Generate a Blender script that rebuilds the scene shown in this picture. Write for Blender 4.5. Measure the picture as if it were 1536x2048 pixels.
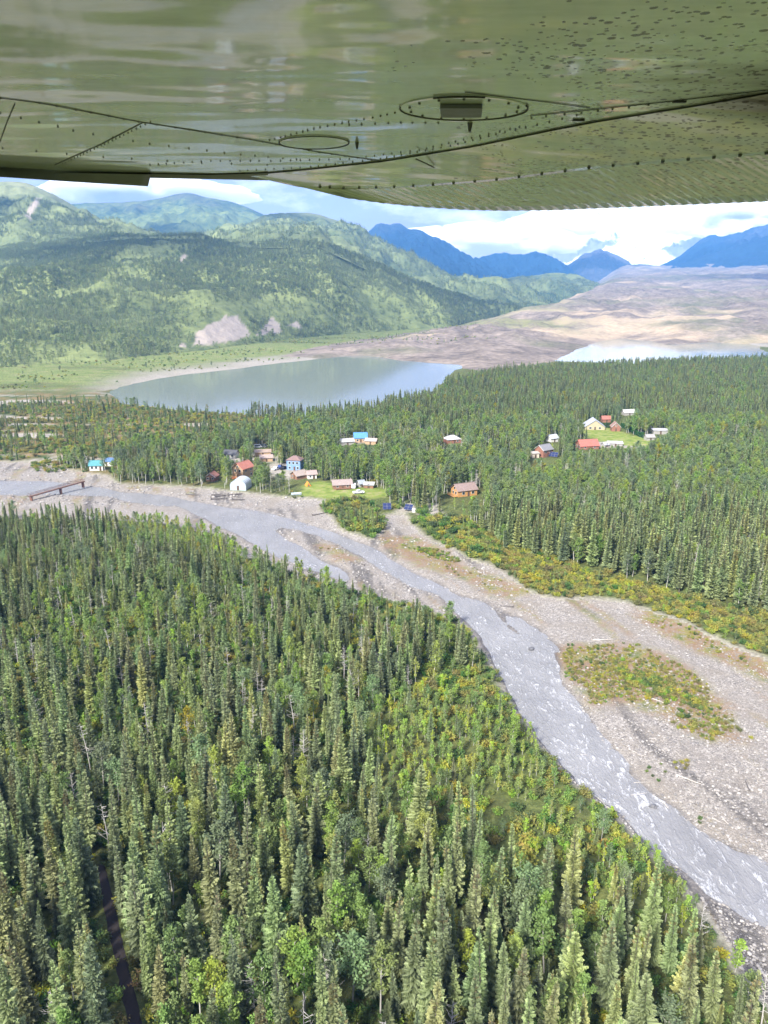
import bpy, math, random
import numpy as np
from mathutils import Vector, Matrix

R = math.radians
scene = bpy.context.scene
for o in list(bpy.data.objects):
    bpy.data.objects.remove(o)

# ------------------------------------------------------------------ camera
CAM_H = 90.0
PITCH = R(16.25)
FPX = 1540.0                       # focal length in photo pixels (1536 x 2048)
cam_d = bpy.data.cameras.new('camera')
cam = bpy.data.objects.new('camera', cam_d)
scene.collection.objects.link(cam)
cam_d.sensor_fit = 'VERTICAL'
cam_d.sensor_height = 7.447
cam_d.sensor_width = 7.447 * 0.75
cam_d.lens = 5.6
cam_d.clip_start = 0.05
cam_d.clip_end = 60000
cam_d.dof.use_dof = True
cam_d.dof.focus_distance = 250.0
cam_d.dof.aperture_fstop = 2.0
cam.location = (0, 0, CAM_H)
cam.rotation_euler = (math.pi / 2 - PITCH, 0, 0)
scene.camera = cam

# ------------------------------------------------------------------ world
SUN_EL, SUN_AZ = R(39), R(210)      # azimuth of the sun, clockwise from +Y
world = bpy.data.worlds.new('World')
scene.world = world
world.use_nodes = True
wn, wl = world.node_tree.nodes, world.node_tree.links
wn.clear()
w_out = wn.new('ShaderNodeOutputWorld')
w_bg = wn.new('ShaderNodeBackground'); w_bg.inputs['Strength'].default_value = 0.15
w_sky = wn.new('ShaderNodeTexSky'); w_sky.sky_type = 'NISHITA'
w_sky.sun_disc = False
w_sky.sun_elevation = SUN_EL; w_sky.sun_rotation = SUN_AZ
w_sky.altitude = 500; w_sky.air_density = 1.0; w_sky.dust_density = 0.6; w_sky.ozone_density = 1.0
w_tc = wn.new('ShaderNodeTexCoord')
w_map = wn.new('ShaderNodeMapping'); w_map.inputs['Scale'].default_value = (2.6, 2.6, 7.5)
w_map.inputs['Location'].default_value = (0.35, 0.2, 0.1)
w_noi = wn.new('ShaderNodeTexNoise'); w_noi.inputs['Scale'].default_value = 1.9
w_noi.inputs['Detail'].default_value = 8; w_noi.inputs['Roughness'].default_value = 0.55
w_noi.inputs['Distortion'].default_value = 0.4
w_ramp = wn.new('ShaderNodeValToRGB')
w_ramp.color_ramp.elements[0].position = 0.36; w_ramp.color_ramp.elements[1].position = 0.60
w_ramp.color_ramp.elements[0].color = (0.92, 0.92, 0.92, 1); w_ramp.color_ramp.elements[1].color = (1, 1, 1, 1)
w_noi2 = wn.new('ShaderNodeTexNoise'); w_noi2.inputs['Scale'].default_value = 3.6
w_noi2.inputs['Detail'].default_value = 9; w_noi2.inputs['Roughness'].default_value = 0.6
w_ramp2 = wn.new('ShaderNodeValToRGB')
w_ramp2.color_ramp.elements[0].position = 0.49; w_ramp2.color_ramp.elements[1].position = 0.76
w_ramp2.color_ramp.elements[0].color = (2.2, 2.15, 3.1, 1); w_ramp2.color_ramp.elements[1].color = (6.0, 5.9, 6.2, 1)
w_mix = wn.new('ShaderNodeMix'); w_mix.data_type = 'RGBA'
wl.new(w_tc.outputs['Generated'], w_map.inputs['Vector'])
wl.new(w_map.outputs['Vector'], w_noi.inputs['Vector'])
wl.new(w_map.outputs['Vector'], w_noi2.inputs['Vector'])
wl.new(w_noi.outputs['Fac'], w_ramp.inputs['Fac'])
wl.new(w_noi2.outputs['Fac'], w_ramp2.inputs['Fac'])
wl.new(w_ramp.outputs['Color'], w_mix.inputs[0])
wl.new(w_sky.outputs['Color'], w_mix.inputs[6])
wl.new(w_ramp2.outputs['Color'], w_mix.inputs[7])
wl.new(w_mix.outputs[2], w_bg.inputs['Color'])
wl.new(w_bg.outputs['Background'], w_out.inputs['Surface'])

# ------------------------------------------------------------------ sun
sun_d = bpy.data.lights.new('sun', 'SUN')
sun_d.energy = 4.7
sun_d.angle = R(8.0)
sun_d.color = (1.0, 0.95, 0.86)
sun = bpy.data.objects.new('sun', sun_d)
scene.collection.objects.link(sun)
sdir = Vector((math.sin(SUN_AZ) * math.cos(SUN_EL), math.cos(SUN_AZ) * math.cos(SUN_EL), math.sin(SUN_EL)))
sun.rotation_euler = sdir.to_track_quat('Z', 'Y').to_euler()
sun.location = (0, 0, 400)

# ------------------------------------------------------------------ render
scene.view_settings.view_transform = 'Standard'
scene.view_settings.look = 'None'
scene.view_settings.gamma = 1.0
scene.view_settings.exposure = 1.3
scene.render.engine = 'CYCLES'
cy = scene.cycles
cy.use_denoising = True
cy.max_bounces = 12
cy.diffuse_bounces = 3
cy.glossy_bounces = 3
cy.transmission_bounces = 3
cy.volume_bounces = 10
cy.transparent_max_bounces = 6
cy.sample_clamp_indirect = 6.0
cy.volume_max_steps = 128

# ------------------------------------------------------------------ helpers
cP, sP = math.cos(PITCH), math.sin(PITCH)

def ray(px, py):
    u = (np.asarray(px, float) - 768.0) / FPX
    v = (1024.0 - np.asarray(py, float)) / FPX
    return u, cP + v * sP, -sP + v * cP

def G(px, py, z=0.0):
    """photo pixel -> point on the level plane z"""
    dx, dy, dz = ray(px, py)
    t = (z - CAM_H) / dz
    return dx * t, dy * t

def proj(x, y, z):
    """world -> photo pixel"""
    dz = z - CAM_H
    c = y * cP - dz * sP
    v = y * sP + dz * cP
    return 768.0 + FPX * x / c, 1024.0 - FPX * v / c

rng = np.random.default_rng(7)
random.seed(7)

def _hash(ix, iy, s):
    n = (ix.astype(np.int64) * 374761393 + iy.astype(np.int64) * 668265263 + s * 974711) & 0x7fffffff
    n = ((n ^ (n >> 13)) * 1274126177) & 0x7fffffff
    n = n ^ (n >> 16)
    return (n & 0xffff) / 65535.0

def vnoise(x, y, s=0):
    x = np.asarray(x, float); y = np.asarray(y, float)
    ix, iy = np.floor(x), np.floor(y)
    fx, fy = x - ix, y - iy
    fx = fx * fx * (3 - 2 * fx); fy = fy * fy * (3 - 2 * fy)
    a = _hash(ix, iy, s); b = _hash(ix + 1, iy, s); c = _hash(ix, iy + 1, s); d = _hash(ix + 1, iy + 1, s)
    return (a + (b - a) * fx) * (1 - fy) + (c + (d - c) * fx) * fy

def fbm(x, y, s=0, o=4, g=0.5):
    r = 0; a = 1.0; t = 0
    x = np.asarray(x, float); y = np.asarray(y, float)
    for i in range(o):
        r = r + a * (vnoise(x, y, s + i * 17) * 2 - 1); t += a
        x, y = x * 2.03 + 11.3, y * 2.03 - 7.1
        a *= g
    return r / t

def ridged(x, y, s=0, o=5, g=0.5):
    r = 0; a = 1.0; t = 0
    x = np.asarray(x, float); y = np.asarray(y, float)
    for i in range(o):
        r = r + a * (1 - np.abs(vnoise(x, y, s + i * 31) * 2 - 1)); t += a
        x, y = x * 2.07 + 5.3, y * 2.07 + 3.9
        a *= g
    return r / t

def sstep(a, b, x):
    t = np.clip((x - a) / (b - a), 0, 1)
    return t * t * (3 - 2 * t)

def inside(poly, x, y):
    x = np.asarray(x, float); y = np.asarray(y, float)
    r = np.zeros(x.shape, bool)
    n = len(poly)
    for i in range(n):
        x0, y0 = poly[i]; x1, y1 = poly[(i + 1) % n]
        if y0 == y1: continue
        c = ((y0 > y) != (y1 > y)) & (x < (x1 - x0) * (y - y0) / (y1 - y0) + x0)
        r ^= c
    return r

def sdf(poly, x, y):
    x = np.asarray(x, float); y = np.asarray(y, float)
    d = np.full(x.shape, 1e18)
    n = len(poly)
    for i in range(n):
        x0, y0 = poly[i]; x1, y1 = poly[(i + 1) % n]
        ex, ey = x1 - x0, y1 - y0
        t = np.clip(((x - x0) * ex + (y - y0) * ey) / (ex * ex + ey * ey + 1e-9), 0, 1)
        d = np.minimum(d, (x - x0 - t * ex) ** 2 + (y - y0 - t * ey) ** 2)
    d = np.sqrt(d)
    return np.where(inside(poly, x, y), -d, d)

def px_poly(pts, z=0.0):
    return [tuple(float(c) for c in G(px, py, z)) for px, py in pts]

def np_mesh(name, V, F, smooth=True):
    V = np.ascontiguousarray(V, np.float32); F = np.ascontiguousarray(F, np.int32)
    me = bpy.data.meshes.new(name)
    k = F.shape[1]
    me.vertices.add(len(V)); me.vertices.foreach_set('co', V.ravel())
    me.loops.add(F.size); me.loops.foreach_set('vertex_index', F.ravel())
    me.polygons.add(len(F)); me.polygons.foreach_set('loop_start', np.arange(0, F.size, k, dtype=np.int32))
    me.update(calc_edges=True)
    me.validate()
    me.polygons.foreach_set('use_smooth', np.full(len(me.polygons), smooth, bool))
    return me

def col_attr(me, name, arr):
    a = me.color_attributes.new(name, 'FLOAT_COLOR', 'POINT')
    c = np.ones((len(me.vertices), 4), np.float32); c[:, :arr.shape[1]] = arr
    a.data.foreach_set('color', c.ravel())

def link(name, data, parent=None, mats=None, loc=None, rot=None, scale=None):
    o = bpy.data.objects.new(name, data)
    scene.collection.objects.link(o)
    if parent is not None: o.parent = parent
    if mats is not None:
        for m in (mats if isinstance(mats, (list, tuple)) else [mats]):
            data.materials.append(m)
    if loc is not None: o.location = loc
    if rot is not None: o.rotation_euler = rot
    if scale is not None: o.scale = scale
    return o

def tag(o, label=None, category=None, group=None, kind=None):
    if label: o['label'] = label
    if category: o['category'] = category
    if group: o['group'] = group
    if kind: o['kind'] = kind
    return o

def grid_faces(nr, nc):
    i = np.arange(nr - 1)[:, None] * nc + np.arange(nc - 1)[None, :]
    return np.stack([i, i + 1, i + nc + 1, i + nc], -1).reshape(-1, 4)

class MB:
    """collects boxes, tubes, prisms; build() links them as one mesh"""
    def __init__(s): s.v = []; s.f = []
    def add(s, vs, fs):
        b = len(s.v); s.v += [tuple(v) for v in vs]; s.f += [tuple(b + i for i in f) for f in fs]; return s
    def box(s, c, d, rz=0.0, taper=1.0):
        x, y, z = d[0] / 2, d[1] / 2, d[2] / 2
        vs = []
        for sz in (-1, 1):
            k = taper if sz > 0 else 1.0
            for sx, sy in ((-1, -1), (1, -1), (1, 1), (-1, 1)):
                a, b = sx * x * k, sy * y * k
                vs.append((c[0] + a * math.cos(rz) - b * math.sin(rz), c[1] + a * math.sin(rz) + b * math.cos(rz), c[2] + sz * z))
        return s.add(vs, [(3, 2, 1, 0), (4, 5, 6, 7), (0, 1, 5, 4), (1, 2, 6, 5), (2, 3, 7, 6), (3, 0, 4, 7)])
    def tube(s, p0, p1, r0, r1=None, n=8):
        r1 = r0 if r1 is None else r1
        p0, p1 = Vector(p0), Vector(p1); d = (p1 - p0)
        q = d.to_track_quat('Z', 'Y')
        vs = []
        for p, r in ((p0, r0), (p1, r1)):
            for i in range(n):
                a = 2 * math.pi * i / n
                vs.append(p + q @ Vector((math.cos(a) * r, math.sin(a) * r, 0)))
        fs = [(i, (i + 1) % n, n + (i + 1) % n, n + i) for i in range(n)]
        fs += [tuple(range(n - 1, -1, -1)), tuple(range(n, 2 * n))]
        return s.add(vs, fs)
    def prism(s, prof, y0, y1):
        """profile in xz extruded along y"""
        n = len(prof)
        vs = [(p[0], y0, p[1]) for p in prof] + [(p[0], y1, p[1]) for p in prof]
        fs = [(i, (i + 1) % n, n + (i + 1) % n, n + i) for i in range(n)]
        fs += [tuple(range(n - 1, -1, -1)), tuple(range(n, 2 * n))]
        return s.add(vs, fs)
    def build(s, name, m, parent=None, smooth=False, **kw):
        me = bpy.data.meshes.new(name)
        me.from_pydata(s.v, [], s.f); me.update()
        if smooth: me.polygons.foreach_set('use_smooth', [True] * len(me.polygons))
        return link(name, me, parent, m, **kw)

# ------------------------------------------------------------------ materials
class NT:
    def __init__(s, name):
        s.m = bpy.data.materials.new(name); s.m.use_nodes = True
        s.n, s.l = s.m.node_tree.nodes, s.m.node_tree.links
        s.n.clear(); s.out = s.n.new('ShaderNodeOutputMaterial')
    def new(s, t, **kw):
        n = s.n.new('ShaderNode' + t)
        for k, v in kw.items():
            if k in n.inputs: s.set(n.inputs[k], v)
            else: setattr(n, k, v)
        return n
    def set(s, inp, v):
        if hasattr(v, 'is_output'): s.l.new(v, inp)
        elif isinstance(v, tuple) and len(v) == 3 and inp.type == 'RGBA': inp.default_value = (*v, 1)
        else: inp.default_value = v
    def mix(s, f, a, b, mode='MIX'):
        n = s.n.new('ShaderNodeMix'); n.data_type = 'RGBA'; n.blend_type = mode; n.clamp_factor = True
        s.set(n.inputs[0], f); s.set(n.inputs[6], a); s.set(n.inputs[7], b)
        return n.outputs[2]
    def math(s, op, a, b=0.0, c=0.0, clamp=False):
        n = s.n.new('ShaderNodeMath'); n.operation = op; n.use_clamp = clamp
        s.set(n.inputs[0], a); s.set(n.inputs[1], b); s.set(n.inputs[2], c)
        return n.outputs[0]
    def noise(s, scale, detail=4, rough=0.55, vec=None, dist=0.0):
        n = s.new('TexNoise', Scale=scale, Detail=detail, Roughness=rough, Distortion=dist)
        s.l.new(vec if vec is not None else s.pos(), n.inputs['Vector'])
        return n.outputs['Fac']
    def voro(s, scale, vec=None, feature='F1', out='Distance', rand=1.0):
        n = s.new('TexVoronoi', Scale=scale, Randomness=rand); n.feature = feature
        s.l.new(vec if vec is not None else s.pos(), n.inputs['Vector'])
        return n.outputs[out]
    def pos(s):
        if not hasattr(s, '_p'): s._p = s.new('NewGeometry').outputs['Position']
        return s._p
    def ocoord(s):
        if not hasattr(s, '_o'): s._o = s.new('TexCoord').outputs['Object']
        return s._o
    def map(s, vec, scale=(1, 1, 1), rot=(0, 0, 0), loc=(0, 0, 0)):
        n = s.new('Mapping', Scale=scale, Rotation=rot, Location=loc)
        s.l.new(vec, n.inputs['Vector']); return n.outputs[0]
    def ramp(s, f, stops, interp='LINEAR'):
        n = s.n.new('ShaderNodeValToRGB'); cr = n.color_ramp; cr.interpolation = interp
        while len(cr.elements) < len(stops): cr.elements.new(0.5)
        for e, (p, c) in zip(cr.elements, stops):
            e.position = p; e.color = (*c, 1) if isinstance(c, tuple) else (c, c, c, 1)
        s.set(n.inputs[0], f); return n.outputs[0]
    def attr(s, name, out='Color'):
        n = s.n.new('ShaderNodeAttribute'); n.attribute_name = name; return n.outputs[out]
    def sep(s, c):
        n = s.n.new('ShaderNodeSeparateColor'); s.l.new(c, n.inputs[0]); return n.outputs
    def bump(s, h, strength=0.5, dist=0.1, normal=None):
        n = s.new('Bump', Strength=strength, Distance=dist, Height=h)
        if normal is not None: s.l.new(normal, n.inputs['Normal'])
        return n.outputs[0]
    def principled(s, **kw):
        n = s.n.new('ShaderNodeBsdfPrincipled')
        for k, v in kw.items(): s.set(n.inputs[k.replace('_', ' ')], v)
        s.l.new(n.outputs[0], s.out.inputs['Surface']); return n

def plain(name, col, rough=0.7, metal=0.0, var=0.25, scale=3.0, bump=0.15, spec=0.4):
    t = NT(name)
    n1 = t.noise(scale, 5, 0.6, vec=t.ocoord()); n2 = t.noise(scale * 7, 3, 0.6, vec=t.ocoord())
    f = t.math('ADD', t.math('MULTIPLY', n1, 0.65), t.math('MULTIPLY', n2, 0.35))
    dark = tuple(c * (1 - var) for c in col); light = tuple(min(1, c * (1 + var)) for c in col)
    c = t.ramp(f, [(0.3, dark), (0.7, light)])
    t.principled(Base_Color=c, Roughness=rough, Metallic=metal, Specular_IOR_Level=spec,
                 Normal=t.bump(n2, bump, 0.02))
    return t.m
# ================================================================== TERRAIN
def azx(px):
    dx, dy, _ = ray(px, 575.0)
    return dx / dy

BED = px_poly([(1800, 2330), (1650, 2120), (1536, 1990), (1470, 1892), (1400, 1803), (1330, 1735), (1262, 1652), (1196, 1598), (1128, 1530),
               (1062, 1462), (1035, 1412), (1002, 1352), (962, 1275), (930, 1240), (870, 1222), (790, 1205), (700, 1178), (600, 1150),
               (500, 1112), (430, 1072), (330, 1050), (200, 1040), (0, 1035), (-300, 1040), (-900, 1060),
               (-900, 930), (-300, 926), (0, 926), (60, 924), (140, 945), (200, 952), (240, 970), (350, 975), (450, 985), (560, 997),
               (640, 1003), (632, 1022), (680, 1060), (745, 1088), (775, 1065), (790, 1048), (770, 1035), (800, 1030), (850, 1075),
               (930, 1116), (1000, 1152), (1060, 1186), (1130, 1200), (1250, 1212), (1340, 1240), (1400, 1272), (1470, 1300), (1536, 1328),
               (1700, 1400), (2300, 1600), (2600, 2100)], -0.3)
W_MAIN = px_poly([(-900, 962), (0, 961), (130, 967), (240, 984), (330, 992), (430, 1012), (520, 1024), (600, 1046), (690, 1074), (760, 1106),
                  (830, 1150), (900, 1184), (975, 1208), (1000, 1226), (1020, 1262), (1098, 1306), (1116, 1352), (1150, 1410), (1200, 1470),
                  (1262, 1550), (1332, 1602), (1400, 1660), (1470, 1700), (1536, 1738), (1700, 1840), (2100, 2080),
                  (2100, 2260), (1700, 1962), (1536, 1862), (1480, 1828), (1420, 1788), (1372, 1742), (1296, 1682), (1240, 1628), (1178, 1588), (1126, 1530),
                  (1076, 1480), (1040, 1422), (1008, 1370), (978, 1310), (955, 1262), (925, 1228), (880, 1196), (826, 1170), (760, 1132),
                  (700, 1098), (640, 1070), (560, 1052), (540, 1062), (580, 1085), (640, 1118), (700, 1145), (690, 1160), (620, 1140), (540, 1105),
                  (470, 1065), (400, 1028), (350, 1012), (280, 1006), (200, 991), (100, 988), (0, 990), (-900, 990)], -1.0)
W_SIDE = px_poly([(985, 1212), (1040, 1240), (1085, 1275), (1112, 1300), (1095, 1302), (1050, 1272), (1010, 1240)], -1.0)
LAKE = px_poly([(222, 782), (270, 806), (420, 822), (600, 832), (720, 828), (800, 806), (850, 782), (880, 756), (915, 736), (905, 728), (870, 726), (850, 725),
                (800, 722), (760, 716), (730, 712), (690, 713), (600, 723), (500, 735), (400, 747), (310, 762), (245, 774)], -1.0)
POND = px_poly([(1120, 722), (1250, 728), (1430, 722), (1560, 716), (1500, 690), (1420, 684), (1330, 691), (1300, 683), (1240, 676), (1200, 685), (1155, 699)], -1.0)
LAWN1 = px_poly([(600, 974), (640, 966), (700, 974), (755, 977), (785, 986), (770, 996), (710, 1000), (650, 999), (602, 990)])
LAWN2 = px_poly([(1172, 861), (1225, 857), (1262, 873), (1308, 880), (1300, 896), (1230, 893), (1185, 880), (1165, 868)])
DIRT = [px_poly([(540, 930), (580, 925), (605, 945), (600, 960), (560, 962), (530, 945)]),
        px_poly([(800, 1010), (870, 1012), (900, 1040), (870, 1048), (830, 1030), (790, 1025)]),
        px_poly([(700, 875), (760, 880), (750, 890), (690, 890)]),
        px_poly([(1190, 885), (1290, 892), (1290, 900), (1200, 897)])]
MOR = px_poly([(560, 716), (640, 716), (700, 714), (740, 717), (800, 724), (850, 728), (920, 732), (960, 742), (1050, 732), (1110, 722), (1160, 699), (1200, 687), (1240, 678),
               (1300, 685), (1330, 693), (1420, 686), (1640, 690), (2000, 700)]) + [(azx(2400) * 1400, 1400.0), (azx(2400) * 9000, 9000.0),
               (azx(1130) * 9000, 9000.0), (azx(1120) * 5000, 5000.0), (azx(1075) * 3300, 3300.0), (azx(1010) * 2300, 2300.0)] + \
      px_poly([(960, 640), (860, 660), (760, 676), (660, 690), (600, 700)])

def lake_sdf(x, y):
    s = np.minimum(sdf(LAKE, x, y), sdf(POND, x, y))
    return s + 10 * fbm(x / 60, y / 60, 51, 3)

def bed_sdf(x, y):
    return sdf(BED, x, y) + 3.0 * fbm(x / 16, y / 16, 3, 3)

def water_sdf(x, y):
    w = np.minimum(sdf(W_MAIN, x, y), sdf(W_SIDE, x, y))
    return w + 0.4 + 1.9 * fbm(x / 11, y / 11, 9, 3)

MR = [0, 900, 1000, 1150, 1300, 1500, 2000, 3000, 5000, 8000, 9500, 16000]
MZ = [0, 0, 1, 4, 7, 13, 29, 64, 142, 262, 320, 330]

def height(x, y, sb=None, sw=None, sl=None, sm=None):
    x = np.asarray(x, float); y = np.asarray(y, float)
    sb = bed_sdf(x, y) if sb is None else sb
    sw = water_sdf(x, y) if sw is None else sw
    sl = lake_sdf(x, y) if sl is None else sl
    sm = sdf(MOR, x, y) + 12 * fbm(x / 70, y / 70, 77, 3) if sm is None else sm
    base = 0.7 + 1.0 * fbm(x / 70, y / 70, 21, 3) + 0.25 * fbm(x / 9, y / 9, 22, 2)
    zb = -0.5 + 0.42 * fbm(x / 17, y / 26, 5, 4) + 0.13 * fbm(x / 3.1, y / 3.1, 6, 2)
    z = zb + (base - zb) * sstep(-4, 5, sb)
    z = -2.2 + (z + 2.2) * sstep(-5.0, 4.5, sw)
    z = -5 + (z + 5) * sstep(-26, 22, sl)
    r = np.hypot(x, y)
    m = sstep(0, 1, -sm / (60 + r * 0.07)) * (r > 800)
    amp = np.interp(r, [900, 1300, 3000, 8000], [8, 20, 46, 75])
    sc = np.interp(r, [900, 3000, 9000], [70, 170, 420])
    hum = amp * (ridged(x / 85, y / 110, 41, 5) - 0.45) * np.interp(r, [900, 2500, 4000], [1, 1, 0.2]) + \
          amp * (ridged(x / 330, y / 420, 44, 5) - 0.45) * np.interp(r, [900, 2500, 4000], [0.1, 0.6, 1.1])
    hum = hum + 2.0 * fbm(x / 20, y / 20, 47, 3) * np.interp(r, [900, 1800], [1, 0.6])
    return z + m * (np.interp(r, MR, MZ) + np.maximum(hum, -0.6 * np.interp(r, MR, MZ) - 1))

# --- ground sheet: a fan of cells whose size grows with distance
rr = np.concatenate([np.geomspace(4, 44, 14)[:-1], np.geomspace(44, 1500, 470)[:-1], np.geomspace(1500, 9350, 110)])
th = np.concatenate([np.linspace(-180, -42, 24)[:-1], np.linspace(-42, 42, 400), np.linspace(42, 180, 24)[1:]])
RR, TH = np.meshgrid(rr, np.radians(th), indexing='ij')
GX, GY = RR * np.sin(TH), RR * np.cos(TH)
near = (RR < 12000)
SB, SW, SL = bed_sdf(GX, GY), water_sdf(GX, GY), lake_sdf(GX, GY)
SM = sdf(MOR, GX, GY) + 12 * fbm(GX / 70, GY / 70, 77, 3)
GZ = height(GX, GY, SB, SW, SL, SM)
GZ = np.where(RR > 9500, np.minimum(GZ, -2.0), GZ)
lawn = np.maximum(sstep(2, -2, sdf(LAWN1, GX, GY) + 3.5 * fbm(GX / 7, GY / 7, 64, 4)), sstep(2, -2, sdf(LAWN2, GX, GY) + 3 * fbm(GX / 7, GY / 7, 65, 4)))
dirt = np.zeros(GX.shape)
for d in DIRT: dirt = np.maximum(dirt, sstep(2.5, -2.5, sdf(d, GX, GY) + 2.5 * fbm(GX / 6, GY / 6, 60, 3)))
PX, PY = proj(GX, np.maximum(GY, 1.0), GZ)
vis = GY > 1
far_side = vis & (RR > 560) & (PY < np.interp(PX, [0, 170, 230, 400, 700, 850, 1000, 1250, 1536], [800, 785, 776, 747, 713, 723, 708, 682, 692]) + 2)
shore = far_side * sstep(95, 8, SL + 30 * fbm(GX / 40, GY / 40, 61, 3)) * sstep(120, 300, PX + 40 * fbm(GX / 30, GY / 30, 63, 3)) * (PY < 790)
meadow = far_side * sstep(0.0, 0.35, fbm(GX / 170, GY / 90, 62, 4) + np.interp(PX, [0, 150, 500, 900, 1200], [0.42, 0.4, 0.5, 0.3, 0.1]))
scrub = vis * (PX < 600) * sstep(990, 920, PY) * sstep(770, 800, PY) * sstep(620, 480, PX)
sand = scrub * sstep(0.30, 0.5, fbm(GX / 60, GY / 14, 66, 4))
dirt = np.maximum(dirt, sand)
def finish_sheet(name, keep, mask, mat, flag='structure', lift=0.0, z=None, thr=0.6):
    F = grid_faces(*GX.shape)
    F = F[keep.ravel()[F].mean(1) >= thr]
    used = np.zeros(GX.size, bool); used[F] = True
    idx = np.cumsum(used) - 1
    Z = (GZ if z is None else z) + lift
    V = np.stack([GX, GY, Z], -1).reshape(-1, 3)[used]
    me = np_mesh(name, V, idx[F])
    if mask is not None: col_attr(me, 'mask', np.stack([m.ravel()[used] for m in mask], -1))
    o = link(name, me, None, mat)
    o['kind'] = flag
    return o

is_bed = (SB < 0.8) & (RR < 900)
is_mor = (SM < 4) & (RR > 800) & (RR < 9500)
is_gnd = ~is_bed & ~is_mor

# forest floor / meadow
t = NT('forest_floor')
s = t.sep(t.attr('mask')); al = t.attr('mask', 'Alpha')
n1 = t.noise(0.06, 6, 0.6); n2 = t.noise(0.9, 5, 0.6); n3 = t.noise(5.0, 3, 0.6)
c = t.ramp(n2, [(0.3, (0.05, 0.062, 0.024)), (0.5, (0.095, 0.12, 0.04)), (0.68, (0.16, 0.18, 0.06))])
c = t.mix(t.math('MULTIPLY', t.ramp(n1, [(0.45, 0.0), (0.6, 1.0)]), 0.4), c, (0.075, 0.065, 0.030))
c = t.mix(t.math('MULTIPLY', s[1], t.ramp(n2, [(0.4, 0.0), (0.6, .8)])), c, t.ramp(n1, [(0.35, (0.15, 0.22, 0.06)), (0.5, (0.27, 0.33, 0.10)), (0.65, (0.36, 0.36, 0.17))]))
c = t.mix(al, c, t.ramp(n1, [(0.35, (0.055, 0.085, 0.03)), (0.5, (0.13, 0.12, 0.05)), (0.62, (0.22, 0.155, 0.075))]))
c = t.mix(s[2], c, t.ramp(n2, [(0.35, (0.22, 0.20, 0.17)), (0.65, (0.40, 0.37, 0.32))]))
c = t.mix(s[0], c, t.ramp(t.noise(0.25, 5, 0.6), [(0.34, (0.12, 0.17, 0.04)), (0.5, (0.19, 0.245, 0.055)), (0.62, (0.26, 0.265, 0.10)), (0.7, (0.30, 0.26, 0.14))]))
t.principled(Base_Color=c, Roughness=0.95, Specular_IOR_Level=0.1, Normal=t.bump(t.math('ADD', n2, t.math('MULTIPLY', n3, 0.4)), 0.7, 0.4))
M_FLOOR = t.m
silt = np.maximum(np.maximum(dirt, shore * 0.95), (RR < 900) * sstep(3.6, 0.8, SB) * 0.8)
ground = finish_sheet('ground', is_gnd, (lawn, meadow * (1 - shore), silt, scrub), M_FLOOR, thr=0.3)
# alpha channel needs its own write
ca = ground.data.color_attributes['mask']

# gravel bars
VEG = [px_poly([(1110, 1288), (1250, 1285), (1330, 1310), (1420, 1370), (1480, 1450), (1500, 1490), (1420, 1480), (1330, 1440), (1250, 1410), (1180, 1410), (1150, 1370), (1120, 1330)], -0.4),
       px_poly([(760, 1075), (830, 1070), (900, 1110), (980, 1150), (1080, 1190), (1000, 1200), (920, 1160), (840, 1130), (770, 1095)], -0.4),
       px_poly([(640, 1090), (680, 1095), (715, 1120), (670, 1122)], -0.4),
       px_poly([(1290, 1215), (1420, 1268), (1536, 1325), (1536, 1360), (1400, 1300), (1280, 1240)], -0.4)]
veg = np.zeros(GX.shape)
for p in VEG: veg = np.maximum(veg, sstep(3.0, -3.0, sdf(p, GX, GY) + 4.0 * fbm(GX / 9, GY / 9, 70, 4)))
streak = fbm(GX / 5.5 + GY / 18, GY / 26, 71, 4)
veg = np.maximum(veg, 0.7 * sstep(0.22, 0.5, streak) * sstep(0.0, 0.5, fbm(GX / 40, GY / 40, 72, 3)) * (SW > 4))
wet = sstep(2.2, 0.2, SW)
_f = G(np.array([1000., 1400.]), np.array([1280., 1730.]), -1.0)
_a = math.atan2(_f[1][1] - _f[1][0], _f[0][1] - _f[0][0])
S_, T_ = GX * math.cos(_a) + GY * math.sin(_a), -GX * math.sin(_a) + GY * math.cos(_a)
T_ = T_ + 4 * fbm(S_ / 30, T_ / 30, 79, 2)
darkp = sstep(0.10, 0.34, fbm(S_ / 38, T_ / 3.0, 73, 4)) * (SW > 2) * sstep(-.25, .2, fbm(S_ / 50, T_ / 22, 78, 2))
veg = np.maximum(veg, .65 * sstep(0.2, 0.45, fbm(S_ / 45, T_ / 4.0, 74, 4)) * (SW > 4))
t = NT('river_gravel')
s = t.sep(t.attr('mask'))
st = t.voro(2.4, out='Color'); edge = t.voro(2.4, feature='DISTANCE_TO_EDGE')
st2 = t.voro(6.0, out='Color'); edge2 = t.voro(6.0, feature='DISTANCE_TO_EDGE')
v1 = t.sep(st)[0]; v2 = t.sep(st2)[1]
nb = t.noise(0.11, 6, 0.65); nf = t.noise(1.2, 5, 0.65)
pc = t.ramp(v1, [(0.0, (0.16, 0.155, 0.15)), (0.35, (0.30, 0.285, 0.27)), (0.7, (0.42, 0.40, 0.37)), (1.0, (0.58, 0.56, 0.53))])
pc2 = t.ramp(v2, [(0.0, (0.14, 0.135, 0.13)), (0.5, (0.33, 0.31, 0.29)), (1.0, (0.50, 0.48, 0.45))])
c = t.mix(t.ramp(nf, [(0.40, 0.0), (0.58, 1.0)]), pc2, pc)
c = t.mix(t.ramp(nb, [(0.42, 0.0), (0.62, 0.75)]), c, t.ramp(nf, [(0.3, (0.24, 0.22, 0.19)), (0.7, (0.36, 0.33, 0.29))]))
c = t.mix(1.0, c, (0.88, 0.855, 0.82), 'MULTIPLY')
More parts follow.
